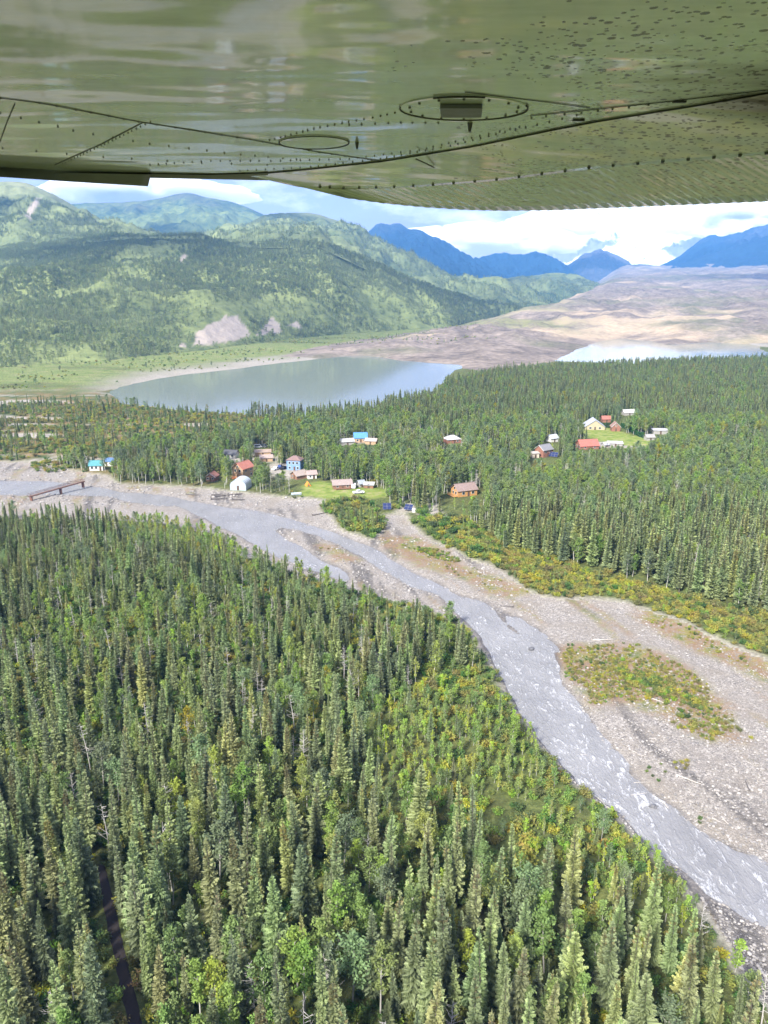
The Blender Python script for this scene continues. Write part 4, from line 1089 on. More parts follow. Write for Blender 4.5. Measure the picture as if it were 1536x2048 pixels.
# ---- vehicles
def vehicle(name, label, px, py, rot, col, van=False, group=None):
    x, y, z = at_px(px, py)
    root = bpy.data.objects.new(name, None); scene.collection.objects.link(root)
    root.location = (x, y, z); root.rotation_euler = (0, 0, R(rot)); tag(root, label, name.split('_')[-1], group)
    paint = cm('paint_%02d' % (int(col[0] * 40) + int(col[2] * 40) * 3), col, .25, var=.06, spec=.5)
    if van: prof = [(-2.3, .35), (2.3, .35), (2.35, .9), (1.9, 1.15), (1.3, 2.0), (-2.2, 2.05), (-2.35, .9)]
    else: prof = [(-2.6, .45), (2.55, .45), (2.6, 1.0), (1.35, 1.15), (.75, 1.78), (-.5, 1.8), (-.75, 1.15), (-2.6, 1.1)]
    b = MB().prism(prof, -.9, .9).build('body', paint, root)
    for sy in (-1, 1):
        gl = [(-1.9, 1.25), (1.35, 1.25), (1.05, 1.85), (-1.9, 1.88)] if van else [(-.55, 1.2), (1.1, 1.2), (.68, 1.68), (-.42, 1.7)]
        MB().prism(gl, sy * .9, sy * .925).build('side_window', M_GLASS, root)
        for wx in (-1.6, 1.55):
            wh = MB().tube((wx, sy * .72, .38), (wx, sy * .94, .38), .38, n=14).build('wheel', M_TYRE, root)
            MB().tube((wx, sy * .935, .38), (wx, sy * .955, .38), .2, n=10).build('rim', M_METAL, wh)
        MB().box((2.6 if not van else 2.36, sy * .62, .8), (.06, .36, .18)).build('headlight', M_TRIM, root)
    ws = [(1.34, 1.22), (1.40, 1.22), (.83, 1.76), (.77, 1.76)] if not van else [(1.88, 1.22), (1.95, 1.22), (1.38, 1.95), (1.31, 1.95)]
    MB().prism(ws, -.8, .8).build('windscreen', M_GLASS, root)
    CLEAR.append((x, y, 4.5)); SIGHT.append((px - 10, py - 8, px + 10, py + 1))

vehicle('white_pickup', 'white pickup parked at the left of the parking area', 552, 941, 60, (.7, .7, .7))
vehicle('blue_pickup', 'dark blue pickup parked next to the white one', 560, 938, 70, (.03, .06, .2))
vehicle('black_pickup', 'black pickup parked before the blue two-storey house', 568, 940, 55, (.02, .02, .025))
vehicle('white_van', 'white van parked between the long cabin and the small shed', 708, 976, 85, (.72, .72, .72), van=True)
vehicle('silver_van', 'silver van parked among trees above the rusty sheds', 516, 897, 20, (.5, .52, .54), van=True)
vehicle('dark_van', 'dark grey van parked among trees above the rusty sheds', 527, 896, -30, (.08, .09, .1), van=True)
vehicle('white_car', 'white car standing alone on the lawn grass', 717, 987, 15, (.66, .68, .7))
vehicle('white_jeep', 'white pickup parked at the left of the grey-roofed house', 683, 888, 10, (.66, .66, .66))

# ---- solar arrays
def solar(label, px, py, rot, n, tilt=48, tank=False):
    x, y, z = at_px(px, py)
    root = bpy.data.objects.new('solar_array', None); scene.collection.objects.link(root)
    root.location = (x, y, z); root.rotation_euler = (0, 0, R(rot)); tag(root, label, 'solar array')
    M_PV = cm('solar_cell_blue', (0.018, 0.028, 0.09), .15, var=.2, spec=.6)
    a = R(tilt); h = 2.9
    for i in range(n):
        cx = (i - (n - 1) / 2) * 1.75
        def P_(u, v, o=0.0): return (cx + u, v * math.cos(a) + o * math.sin(a), 1.5 + v * math.sin(a) - o * math.cos(a))
        vs = [P_(-.82, -h / 2), P_(.82, -h / 2), P_(.82, h / 2), P_(-.82, h / 2)] + [P_(-.82, -h / 2, -.06), P_(.82, -h / 2, -.06), P_(.82, h / 2, -.06), P_(-.82, h / 2, -.06)]
        pn = MB().add(vs, [(0, 1, 2, 3), (7, 6, 5, 4), (0, 4, 5, 1), (1, 5, 6, 2), (2, 6, 7, 3), (3, 7, 4, 0)]).build('panel', M_PV, root)
        fr = MB()
        for v in (-h / 2, 0, h / 2): fr.tube(P_(-.85, v, -.075), P_(.85, v, -.075), .035, n=4)
        for u in (-.85, .85): fr.tube(P_(u, -h / 2, -.075), P_(u, h / 2, -.075), .035, n=4)
        fr.build('frame', M_METAL, pn)
    for sx in (-.6, .6): MB().tube((sx * n, .15, -.4), (sx * n, .15, 1.6), .07).build('post', M_METAL, root)
    CLEAR.append((x, y, 4.2)); SIGHT.append((px - 12, py - 16, px + 14, py + 5))
    return x, y, z
solar('upright twin solar array before the spruces by the creek mouth', 774, 1020, 2, 2)
X_, Y_, Z_ = solar('tilted solar array with a white tank beside it', 817, 1022, -22, 2, 35)
solar('solar array leaning at the right of the grey-gabled house', 1106, 915, -30, 3)
root = bpy.data.objects.new('water_tank', None); scene.collection.objects.link(root); root.location = (X_ + 2.2, Y_ - 2.2, Z_)
tag(root, 'round white water tank beside the tilted solar array', 'tank')
MB().tube((0, 0, -.2), (0, 0, 1.3), .85, n=18).tube((0, 0, 1.3), (0, 0, 1.65), .85, .3, n=18).build('tank_body', M_TRIM, root, smooth=False)
MB().tube((0, 0, 1.65), (0, 0, 1.8), .28, n=12).build('lid', M_METAL, root)
# ---- tent, boat
x, y, z = at_px(616, 972)
root = bpy.data.objects.new('ridge_tent', None); scene.collection.objects.link(root); root.location = (x, y, z); root.rotation_euler = (0, 0, R(20)); tag(root, 'small orange ridge tent at the corner of the lawn', 'tent')
M_OR = cm('orange_canvas', (0.62, 0.24, 0.04), .8)
MB().prism([(-1.3, -.1), (1.3, -.1), (0, 1.9)], -1.5, 1.5).build('canopy', M_OR, root)
MB().prism([(-.45, 0), (.45, 0), (0, 1.3)], -1.53, -1.505).build('doorway', M_WOODD, root)
for sy in (-1, 1): MB().tube((0, sy * 1.55, -.1), (0, sy * 1.55, 2.0), .04, n=6).build('pole', M_METAL, root)
SIGHT.append((608, 962, 624, 974)); CLEAR.append((x, y, 3))
x, y, z = at_px(592, 990)
root = bpy.data.objects.new('skiff', None); scene.collection.objects.link(root); root.location = (x, y, z + .1); root.rotation_euler = (0, 0, R(6)); tag(root, 'pale blue-grey skiff lying on the river-side grass', 'boat')
hull = MB(); vs = []
for i, (q, wd, hh) in enumerate([(-2.2, .75, .75), (-1, .95, .7), (.6, .9, .75), (1.8, .5, .9), (2.5, .06, 1.05)]):
    vs += [(q, -wd, hh), (q, -wd * .6, 0), (q, wd * .6, 0), (q, wd, hh)]
fs = [(i * 4 + j, i * 4 + j + 1, i * 4 + j + 5, i * 4 + j + 4) for i in range(4) for j in range(3)] + [(0, 3, 2, 1)]
hull.add(vs, fs).build('hull', cm('pale_blue_hull', (0.50, 0.58, 0.64), .4), root)
for q in (-1.2, .3): MB().box((q, 0, .55), (.3, 1.5, .06)).build('thwart', M_TRIM, root)
SIGHT.append((580, 982, 604, 992)); CLEAR.append((x, y, 3.5))

# ---- footbridge across the gravel
M_RUST = cm('rusty_brown_steel', (0.17, 0.085, 0.06), .8)
ax0, ay0 = G(58, 993, 1.4); ax1, ay1 = G(168, 962, 2.6)
d = Vector((float(ax1 - ax0), float(ay1 - ay0), 1.2)); Lb = d.length
root = bpy.data.objects.new('footbridge', None); scene.collection.objects.link(root)
root.location = (float(ax0), float(ay0), 1.4); root.rotation_euler = (0, -math.asin(1.2 / Lb), math.atan2(d.y, d.x))
tag(root, 'narrow rusty steel footbridge crossing the braided river gravel', 'footbridge')
npl = 40
plank = MB().box((0, 0, 0), (Lb / npl * .86, 1.3, .08)); pm = None
for i in range(npl):
    if pm is None: po = plank.build('plank', cm('brown_deck_plank', (0.17, 0.11, 0.085)), root); pm = po.data
    else: po = link('plank', pm, root)
    po.location = ((i + .5) * Lb / npl, 0, .1)
for sy in (-1, 1):
    MB().box((Lb / 2, sy * .72, -.12), (Lb, .16, .34)).build('girder', M_RUST, root)
    MB().box((Lb / 2, sy * .76, 1.1), (Lb, .09, .12)).build('handrail', M_RUST, root)
    q = MB()
    for i in range(int(Lb / 2) + 1): q.tube((min(Lb, i * 2.0), sy * .76, 0), (min(Lb, i * 2.0), sy * .76, 1.1), .045, n=5)
    for i in range(int(Lb / 2)): q.tube((i * 2.0, sy * .76, 0 if i % 2 else 1.1), (i * 2 + 2.0, sy * .76, 1.1 if i % 2 else 0), .035, n=4)
    tag(q.build('lattice', M_RUST, root), kind='stuff')
for f_ in (0.03, .55, .97): MB().box((Lb * f_, 0, -1.6), (.5, 1.5, 2.7)).build('pier', M_RUST, root)
# ================================================================== PLANTING
batch = {k: [] for k in KINDS}
def put(key, x, y, z, H, idx, zone):
    batch[key].append((x, y, z, H, idx, zone))

def plant_zone(cell, x0, x1, y0, y1, region, mix, heights, zone, dens=None, zfun=True):
    """mix: (key, weight, variant weights)"""
    x, y = plant_candidates(cell, x0, x1, y0, y1)
    px, py = proj(x, y, 0.5)
    ok = region(px, py, x, y)
    if dens is not None: ok &= rng.random(len(x)) < dens(px, py, x, y)
    x, y, px, py = x[ok], y[ok], px[ok], py[ok]
    sb = bed_sdf(x, y); sl = lake_sdf(x, y)
    ok = (sb > 1.5) & (sl > 14)
    ok &= ~(inside(LAWN1, x, y) | inside(LAWN2, x, y))
    x, y, px, py = x[ok], y[ok], px[ok], py[ok]
    z = height(x, y)
    w = np.array([m[1] for m in mix], float)
    # species clump together
    nz = np.stack([m_w * np.exp(2.3 * fbm(x / 22, y / 22, 200 + i * 7, 3)) for i, m_w in enumerate(w)], -1)
    cum = np.cumsum(nz / nz.sum(1, keepdims=True), 1)
    pick = (rng.random(len(x))[:, None] > cum).sum(1).clip(0, len(mix) - 1)
    for i, (key, _, vw) in enumerate(mix):
        m = pick == i
        if not m.any(): continue
        lo, hi = heights[key]
        h = rng.uniform(0, 1, m.sum()) ** 0.8 * (hi - lo) + lo
        if key == 'spruce': h = np.where(rng.random(m.sum()) < .28, h * rng.uniform(.4, .75, m.sum()), h)
        h = h * (1 + 0.18 * fbm(x[m] / 35, y[m] / 35, 300, 3))
        if zone == 'near' and key in ('spruce', 'poplar', 'snag'): h = h * np.interp(np.hypot(x[m], y[m]), [80, 110, 180, 300], [1.0, .92, .74, .66])
        vi = rng.choice(len(vw), m.sum(), p=np.array(vw, float) / sum(vw))
        a = allowed(x[m], y[m], h, px[m], py[m], z[m])
        for row in zip(x[m][a], y[m][a], z[m][a], h[a], vi[a]): put(key, *row, zone)

def poly_r(poly): return lambda px, py, x, y: inside(poly, px, py)
near_left = lambda px, py, x, y: (y < G(0, 1030)[1] + 30) & ~inside(YOUNG, px, py) & inside(NEAR_L, x, y)
NEAR_L = [(-400, 5), (400, 5)] + [tuple(p) for p in BED[:25]] + [(-700, 330)]
SPV = [2.4, 2.2, 2, 1.2, 1.6, 2, 2, 1.6, 1.2, 1.4, .8, 1.6]
# left bank: mature spruce with poplar between
plant_zone(3.25, -330, 190, 40, 345, lambda px, py, x, y: near_left(px, py, x, y) & ~inside(YEL, px, py),
           [('spruce', .58, SPV), ('poplar', .18, [3, 2.4, 3, 2, .12, 1.2]), ('sapling', .14, [2, 2, 1, 2]), ('shrub', .07, [1, 1, 1, .4, 1]), ('snag', .06, [2, 1, 2])],
           {'spruce': (9.5, 17.0), 'poplar': (8, 12), 'sapling': (3.5, 6.5), 'shrub': (1.5, 3), 'snag': (7, 12)}, 'near')
plant_zone(2.6, -330, 190, 200, 345, lambda px, py, x, y: near_left(px, py, x, y) & inside(YEL, px, py),
           [('poplar', .5, [2, .5, 1, 4, 1, 1]), ('sapling', .35, [2, 1, 3, .5]), ('spruce', .12, SPV)],
           {'spruce': (6, 10), 'poplar': (5, 8), 'sapling': (3.5, 6)}, 'near')
# young growth along the near bank
plant_zone(1.75, -20, 150, 60, 260, poly_r(YOUNG),
           [('sapling', .50, [3, 2, 3, 1]), ('shrub', .46, [1.6, 2, .8, .5, 2.4]), ('spruce', .03, SPV), ('poplar', .01, [2, 1, 1, 1, .3, 1])],
           {'sapling': (2.2, 4.8), 'shrub': (1.0, 2.4), 'spruce': (4, 8), 'poplar': (5, 7)}, 'young', dens=lambda px, py, x, y: 0.6 + 0.4 * (fbm(x / 9, y / 9, 410, 3) > -.12))
# undergrowth of the near bank
plant_zone(2.3, -200, 190, 40, 240, near_left,
           [('shrub', 1, [1.5, .9, 2.2, .35, 1.5])], {'shrub': (0.9, 2.3)}, 'near')
GAP = [(930, 1040), (1010, 1090), (1140, 1125), (1130, 1205), (1060, 1190), (1000, 1156), (930, 1118)]
# bushes along the right bank
plant_zone(1.9, 0, 420, 150, 420, lambda px, py, x, y: inside(STRIP, px, py) | (inside(GAP, px, py) & ~inside(BUSHB, px, py)),
           [('shrub', .94, [.6, 4, .4, 1.6, .7]), ('sapling', .08, [1, 1, 2, 1])], {'shrub': (0.9, 2.4), 'sapling': (2, 3.6)}, 'strip')
plant_zone(2.0, -60, 160, 230, 400, poly_r(BUSHB),
           [('shrub', .75, [2.2, 1.6, 1.5, .6, 2]), ('sapling', .15, [1, 2, 1, 1]), ('spruce', .06, SPV)], {'shrub': (1.2, 3.0), 'sapling': (2.5, 5), 'spruce': (5, 9)}, 'strip',
           dens=lambda px, py, x, y: 0.3 + 0.7 * (fbm(x / 12, y / 12, 420, 3) > -.05))
# right bank forest
far_bank = lambda px, py, x, y: ~inside(NEAR_L, x, y) & ~inside(STRIP, px, py) & ~inside(BUSHB, px, py) & ~inside(LEFTF, px, py) & (py > 690)
not_over = lambda px, py: py > np.interp(px, [-300, 170, 238, 246, 420, 600, 720, 850, 1000, 1250, 1536], [935, 920, 890, 797, 806, 815, 816, 784, 748, 736, 724])
plant_zone(3.2, -60, 420, 180, 330, lambda px, py, x, y: far_bank(px, py, x, y) & (py > 1055) & (px > 900),
           [('spruce', .72, SPV), ('poplar', .18, [2, 2, 2, 1, .3, 1]), ('sapling', .06, [1, 1, 1, 1]), ('snag', .04, [1, 1, 1])],
           {'spruce': (10, 17), 'poplar': (7, 11), 'sapling': (3, 6), 'snag': (7, 11)}, 'far')
plant_zone(3.3, -330, 480, 250, 520, lambda px, py, x, y: far_bank(px, py, x, y) & (py <= 1055) & (py > 860 - 20 * fbm(x / 50, y / 50, 430, 2)),
           [('poplar', .64, [3, 3, 3, 2.2, .2, 2]), ('spruce', .22, SPV), ('sapling', .06, [1, 1, 1, 1]), ('snag', .10, [1, 1, 1]), ('shrub', .05, [1, 1, 1, .2, 1])],
           {'spruce': (8, 14), 'poplar': (8, 12.5), 'sapling': (3, 6), 'snag': (8, 11), 'shrub': (1.5, 3)}, 'far')
plant_zone(3.6, -420, 760, 400, 1150, lambda px, py, x, y: far_bank(px, py, x, y) & not_over(px, py) & (py <= 860 - 20 * fbm(x / 50, y / 50, 430, 2)) & (py > 700),
           [('spruce', .84, SPV), ('poplar', .15, [2, 2, 1, 1.5, .5, 2]), ('snag', .015, [1, 1, 1])],
           {'spruce': (8, 13.5), 'poplar': (7, 11), 'snag': (8, 10)}, 'back')
# old river flat on the left: low scrub
plant_zone(3.2, -520, -20, 330, 620, lambda px, py, x, y: inside(LEFTF, px, py),
           [('shrub', .62, [2, 2, 1.2, 2.4, 1]), ('spruce', .20, SPV), ('sapling', .12, [1, 1, 1.5, 1]), ('poplar', .05, [2, 2, 1, 1, 1, 1])],
           {'shrub': (1, 2.6), 'spruce': (4, 9), 'sapling': (3, 5), 'poplar': (5, 8)}, 'scrub',
           dens=lambda px, py, x, y: np.where(fbm(x / 60, y / 14, 66, 4) > 0.30, 0.08, 0.85))
# beach and meadow side of the lake
plant_zone(6.0, -700, 500, 700, 1500, lambda px, py, x, y: (py < np.interp(px, [-200, 230, 500, 850, 1000], [790, 770, 728, 700, 690])) & (px < 1000) & (py > 650),
           [('shrub', .9, [2, 3, .6, .5, 3]), ('far_poplar', .1, [1, 1, 1])], {'shrub': (1, 2.6), 'far_poplar': (3, 6)}, 'meadow',
           dens=lambda px, py, x, y: 0.25 * (fbm(x / 70, y / 50, 440, 3) > .0))
# bushes and low growth on the gravel islands
def gravel_bush(poly_px, cell, vw, hh, dens):
    P_ = px_poly(poly_px, -.4)
    xs = [p[0] for p in P_]; ys = [p[1] for p in P_]
    gx, gy = np.meshgrid(np.arange(min(xs), max(xs), cell), np.arange(min(ys), max(ys), cell))
    x = gx.ravel() + rng.uniform(-.5, .5, gx.size) * cell; y = gy.ravel() + rng.uniform(-.5, .5, gx.size) * cell
    ok = inside(P_, x + 2.5 * fbm(x / 6, y / 6, 520, 3), y + 5 * fbm(x / 6, y / 6, 521, 3)) & (rng.random(gx.size) < dens * np.clip(.75 + 2.2 * fbm(x / 4.5, y / 7, 522, 3), .1, 1.3)) & (water_sdf(x, y) > 2)
    x, y = x[ok], y[ok]; z = height(x, y)
    for i in range(len(x)):
        put('shrub', x[i], y[i], z[i], rng.uniform(*hh), rng.choice(5, p=np.array(vw) / sum(vw)), 'bar')
gravel_bush([(1235, 1340), (1290, 1350), (1380, 1388), (1410, 1440), (1375, 1450), (1310, 1415), (1262, 1375)], 1.3, [1.5, 2, 1, .6, 2], (.8, 2.0), .8)
gravel_bush([(1150, 1300), (1250, 1330), (1300, 1360), (1260, 1370), (1180, 1330)], 1.4, [1, 2, 1, 1, 2], (.4, 1.0), .5)
gravel_bush([(1400, 1430), (1480, 1440), (1490, 1480), (1420, 1470)], 1.5, [1, 1, 0.2, 2, .5], (.4, 1.0), .35)
gravel_bush([(790, 1090), (900, 1100), (925, 1126), (860, 1115)], 1.3, [1, 2.5, .6, .6, 2], (.6, 1.4), .8)
gravel_bush([(1290, 1530), (1330, 1530), (1345, 1560), (1300, 1560)], 1.2, [2, .5, 2, .6, .3], (.4, .9), .5)
gravel_bush([(1440, 1560), (1490, 1560), (1495, 1585), (1450, 1588)], 1.2, [2, .8, 2, 1, .3], (.5, 1.1), .8)
gravel_bush([(1370, 1630), (1400, 1630), (1400, 1650), (1375, 1652)], 1.0, [2, .8, 2, .6, .3], (.5, 1.0), .7)
gravel_bush([(1340, 1505), (1375, 1510), (1380, 1545), (1345, 1540)], 1.2, [.4, .6, .6, 3, .3], (.4, .8), .6)
gravel_bush([(60, 925), (120, 930), (130, 945), (70, 945)], 2.4, [1.5, 2, 1, .8, 1], (1.2, 2.6), .7)
gravel_bush([(130, 930), (180, 935), (175, 948), (130, 945)], 2.4, [1.5, 1, 2, .5, 1], (1, 2), .6)
gravel_bush([(560, 985), (640, 998), (600, 1002), (560, 995)], 1.8, [1.5, 2, 1, 1, 1], (.8, 1.8), .5)
gravel_bush([(640, 1090), (690, 1100), (712, 1118), (670, 1115)], 1.6, [.2, .5, .2, 3, .2], (.3, .7), .4)
gravel_bush([(1112, 1292), (1250, 1287), (1330, 1312), (1420, 1372), (1480, 1452), (1420, 1478), (1330, 1440), (1250, 1408), (1180, 1406), (1150, 1368), (1122, 1330)], .85, [1, 2.4, .3, 3.2, 1.2], (.25, .8), .95)
gravel_bush([(1190, 1310), (1260, 1330), (1330, 1362), (1400, 1400), (1455, 1455), (1400, 1455), (1320, 1400), (1240, 1355)], 1.3, [1.2, 2.8, .8, 1.2, 1.6], (.4, 1.3), .5)
gravel_bush([(1300, 1225), (1420, 1272), (1536, 1330), (1536, 1350), (1400, 1292), (1290, 1240)], 1.1, [1, 3, .3, 2, .6], (.3, .9), .5)
gravel_bush([(820, 1085), (900, 1112), (1000, 1160), (1080, 1192), (980, 1180), (880, 1135)], 1.3, [1, 2, .2, 3, .6], (.25, .7), .35)
# the clipped hedge that rings the round lawn
HEDGE = []
hx = [(1165, 858), (1180, 855), (1195, 855), (1210, 855), (1222, 855)]
hx2 = [(1242, 855), (1252, 859), (1260, 864), (1268, 869), (1276, 874), (1286, 877)]

# ------------------------------------------------------------------ individuals and masses
names = {'spruce': 'spruce_tree', 'poplar': 'poplar_tree', 'sapling': 'young_poplar', 'shrub': 'willow_shrub', 'snag': 'dead_tree'}
cats = {'spruce': 'tree', 'poplar': 'tree', 'sapling': 'tree', 'shrub': 'shrub', 'snag': 'dead tree'}
where = {'near': 'in the near-bank forest', 'young': 'in the near-bank young growth', 'far': 'in the woods across the river',
         'strip': 'in the far-bank brush', 'bar': 'on the open gravel bar', 'back': 'in the wood before the lake',
         'scrub': 'on the flat beyond the footbridge', 'meadow': 'on the meadow beyond the lake'}
masses = {'spruce': 'dark mass of spruce trees covering both river banks', 'poplar': 'mass of green poplars filling the woods round the village',
          'sapling': 'thicket of young poplars', 'shrub': 'green and ochre undergrowth of bushes', 'snag': 'scattered bare dead trees', 'far_poplar': 'scattered bushes on the lake meadow'}
LIMIT = 300
for key, rows in batch.items():
    if not rows: continue
    k = KINDS[key]
    A = np.array([r[:5] for r in rows], float); zones = [r[5] for r in rows]
    x, y, z, H, idx = A.T; idx = idx.astype(int)
    tx, ty = proj(x, y, z + H); bx, by = proj(x, y, z)
    size = np.abs(by - ty)
    inframe = (bx > 4) & (bx < 1532) & (ty > 440) & (ty < 2040)
    order = np.argsort(-(size * inframe))
    solo = np.zeros(len(x), bool)
    if key in names:
        solo[order[:LIMIT]] = inframe[order[:LIMIT]]
    scl = H / np.array(k.H)[idx]
    rot = rng.uniform(0, 6.283, len(x))
    edge_ = bed_sdf(x, y); dstrip_ = np.minimum.reduce([np.hypot(x - a_, y - b_) for a_, b_ in zip(*G(np.array([208., 222, 238, 256, 268]), np.array([1760., 1830, 1900, 1980, 2040]), .7))])
    for i in np.nonzero(solo)[0]:
        o = bpy.data.objects.new(names[key], None); scene.collection.objects.link(o)
        o.location = (x[i], y[i], z[i]); o.rotation_euler = (rng.normal(0, .035), rng.normal(0, .035), rot[i]); s_ = scl[i]; o.scale = (s_, s_, s_); o.empty_display_size = .5
        wz = where[zones[i]]
        if edge_[i] < 8 and zones[i] in ('near', 'young', 'far', 'strip'): wz = 'at the river edge'
        elif dstrip_[i] < 9: wz = 'beside the dark strip'
        rel = H[i] / {'spruce': 13.0, 'poplar': 10.0, 'sapling': 5.0, 'shrub': 1.9, 'snag': 9.0}[key]
        adj = 'tall ' if rel > 1.14 else ('small ' if rel < .72 else '')
        dsc = k.desc[idx[i]]
        if adj and dsc.startswith('tall '): adj = ''
        lab = adj + dsc + ' ' + wz
        tag(o, lab, cats[key], 'set of: ' + lab)
        a = bpy.data.objects.new('trunk' if key != 'shrub' else 'stems', k.trunk[idx[i]]); scene.collection.objects.link(a); a.parent = o
        b = bpy.data.objects.new('branches' if key == 'snag' else ('foliage' if key == 'shrub' else 'crown'), k.crown[idx[i]]); scene.collection.objects.link(b); b.parent = o
    r_ = ~solo
    if r_.any():
        scatter({'spruce': 'spruce_forest', 'poplar': 'poplar_forest', 'sapling': 'sapling_thicket', 'shrub': 'undergrowth', 'snag': 'dead_wood', 'far_poplar': 'meadow_brush'}[key],
                masses[key], key, np.stack([x, y, z], -1)[r_], scl[r_], rot[r_], idx[r_])
    print('PLANT', key, len(x), 'solo', int(solo.sum()))

# hillside woods
def hill_woods(seed, n, name, label, p_spruce, hmul=1.0, vmax=0.99, pxr=(-160, 1700)):
    X, Y, Z, msk, rk, Vv = HILL[seed]
    nr, nc = X.shape
    rows = int((Vv[:, 0] <= vmax).sum())
    # cell areas as weights
    A_ = np.abs((X[1:rows, 1:] - X[1:rows, :-1]) * (Y[1:rows, 1:] - Y[:rows - 1, 1:]))
    ppx, ppy = proj(X, Y, Z)
    A_ = A_ * ((ppx[1:rows, 1:] > pxr[0]) & (ppx[1:rows, 1:] < pxr[1]))
    cdf = np.cumsum(A_.ravel()); pick = np.searchsorted(cdf, rng.random(n) * cdf[-1])
    i, j = pick // (nc - 1), pick % (nc - 1)
    u, v = rng.random(n), rng.random(n)
    def bl(M): return (M[i, j] * (1 - u) + M[i, j + 1] * u) * (1 - v) + (M[i + 1, j] * (1 - u) + M[i + 1, j + 1] * u) * v
    x, y, z = bl(X), bl(Y), bl(Z)
    keep = ((bl(msk) < .3) | ((bl(msk) < .9) & (rng.random(n) < .35)) | (rng.random(n) < .05)) & (rng.random(n) < 1 - .85 * bl(rk))
    patch = fbm(x / 130, y / 200, seed + 40, 4)
    keep &= rng.random(n) < np.clip(0.75 + 1.9 * patch, .06, 1)
    x, y, z, patch = x[keep], y[keep], z[keep], patch[keep]
    isS = rng.random(len(x)) < np.clip(p_spruce + 2.6 * fbm(x / 240, y / 240, seed + 50, 3), .04, .97)
    for key, m in (('far_spruce', isS), ('far_poplar', ~isS)):
        h = rng.uniform(.6, 1.15, m.sum()) * hmul
        scatter(name + ('_spruce' if key == 'far_spruce' else '_brush'), label + (' of dark spruce' if key == 'far_spruce' else ' of light green broadleaf trees'), key, np.stack([x, y, z - .3], -1)[m], h,
                rng.uniform(0, 6.28, m.sum()), rng.integers(0, 3, m.sum()))
hill_woods(101, 70000, 'hillside_wood', 'hillside wood above the lake', .34)
hill_woods(131, 22000, 'mountain_wood', 'wood on the left mountain slope', .45, 1.2, .62)
hill_woods(161, 22000, 'upper_wood', 'wood on the round mountain behind the hill', .5, 1.3, .7)
# ================================================================== STONES, LOGS
def rock_mesh(seed, name, mat, flat=.6, sub=1):
    import bmesh
    bm = bmesh.new(); bmesh.ops.create_icosphere(bm, subdivisions=sub, radius=.5)
    rs = random.Random(seed)
    for v in bm.verts:
        v.co *= rs.uniform(.72, 1.18); v.co.z *= flat
    me = bpy.data.meshes.new(name); bm.to_mesh(me); bm.free(); me.materials.append(mat); return me
t = NT('river_stone')
rnd = t.new('ObjectInfo').outputs['Random']
c = t.ramp(rnd, [(0.0, (0.15, 0.145, 0.14)), (0.35, (0.24, 0.225, 0.205)), (0.7, (0.33, 0.31, 0.285)), (1.0, (0.47, 0.445, 0.41))])
c = t.mix(t.math('MULTIPLY', t.noise(4, 4, .6, vec=t.ocoord()), .5), c, (0.22, 0.21, 0.20))
t.principled(Base_Color=c, Roughness=.85, Specular_IOR_Level=.3)
M_STONE = t.m
ks = Kind(); ks.coll = bpy.data.collections.new('prototype_stone')
for i in range(4): ks.coll.objects.link(bpy.data.objects.new('stone_prototype_%02d' % i, rock_mesh(600 + i, 'stone', M_STONE, .55)))
KINDS['stone'] = ks
def stones_in(n, px0, px1, py0, py1, lo, hi):
    px = rng.uniform(px0, px1, n); py = rng.uniform(py0, py1, n)
    x, y = G(px, py, -.5)
    ok = (bed_sdf(x, y) < 1.0) & (water_sdf(x, y) > .6) & (fbm(x / 8, y / 8, 500, 3) + rng.uniform(-.5, .5, n) > -.1)
    x, y = x[ok], y[ok]
    s_ = lo + (hi - lo) * rng.random(len(x)) ** 3.0
    return x, y, height(x, y) + s_ * .08, s_
sx = [stones_in(26000, 1050, 1600, 1180, 1980, .2, .75), stones_in(7000, 400, 1100, 1010, 1230, .35, 1.1), stones_in(3000, 0, 640, 930, 1010, .5, 1.6)]
x, y, z, s_ = [np.concatenate([a[i] for a in sx]) for i in range(4)]
scatter('river_stones', 'pale river cobbles strewn over the gravel bars', 'stone', np.stack([x, y, z], -1), s_, rng.uniform(0, 6.28, len(x)), rng.integers(0, 4, len(x)))
for i, (px, py, s_, lab) in enumerate([(1306, 1614, 1.5, 'dark boulder breaking the surface of the rapids'), (1062, 1299, 1.9, 'boulder at the mouth of the side channel'),
                                       (1248, 1490, .9, 'small dark rock poking out of the rapids')]):
    x, y = G(px, py, -1); o = link('boulder', rock_mesh(700 + i, 'boulder', cm('dark_wet_rock', (0.12, 0.12, 0.125), .4), .75, 2), None, None, (float(x), float(y), -.95), (0, 0, i), (s_, s_ * .8, s_)); tag(o, lab, 'boulder')
M_LOG = cm('bleached_driftwood', (0.44, 0.41, 0.37), .9); M_LOGD = cm('dark_wet_log', (0.10, 0.09, 0.085), .8)
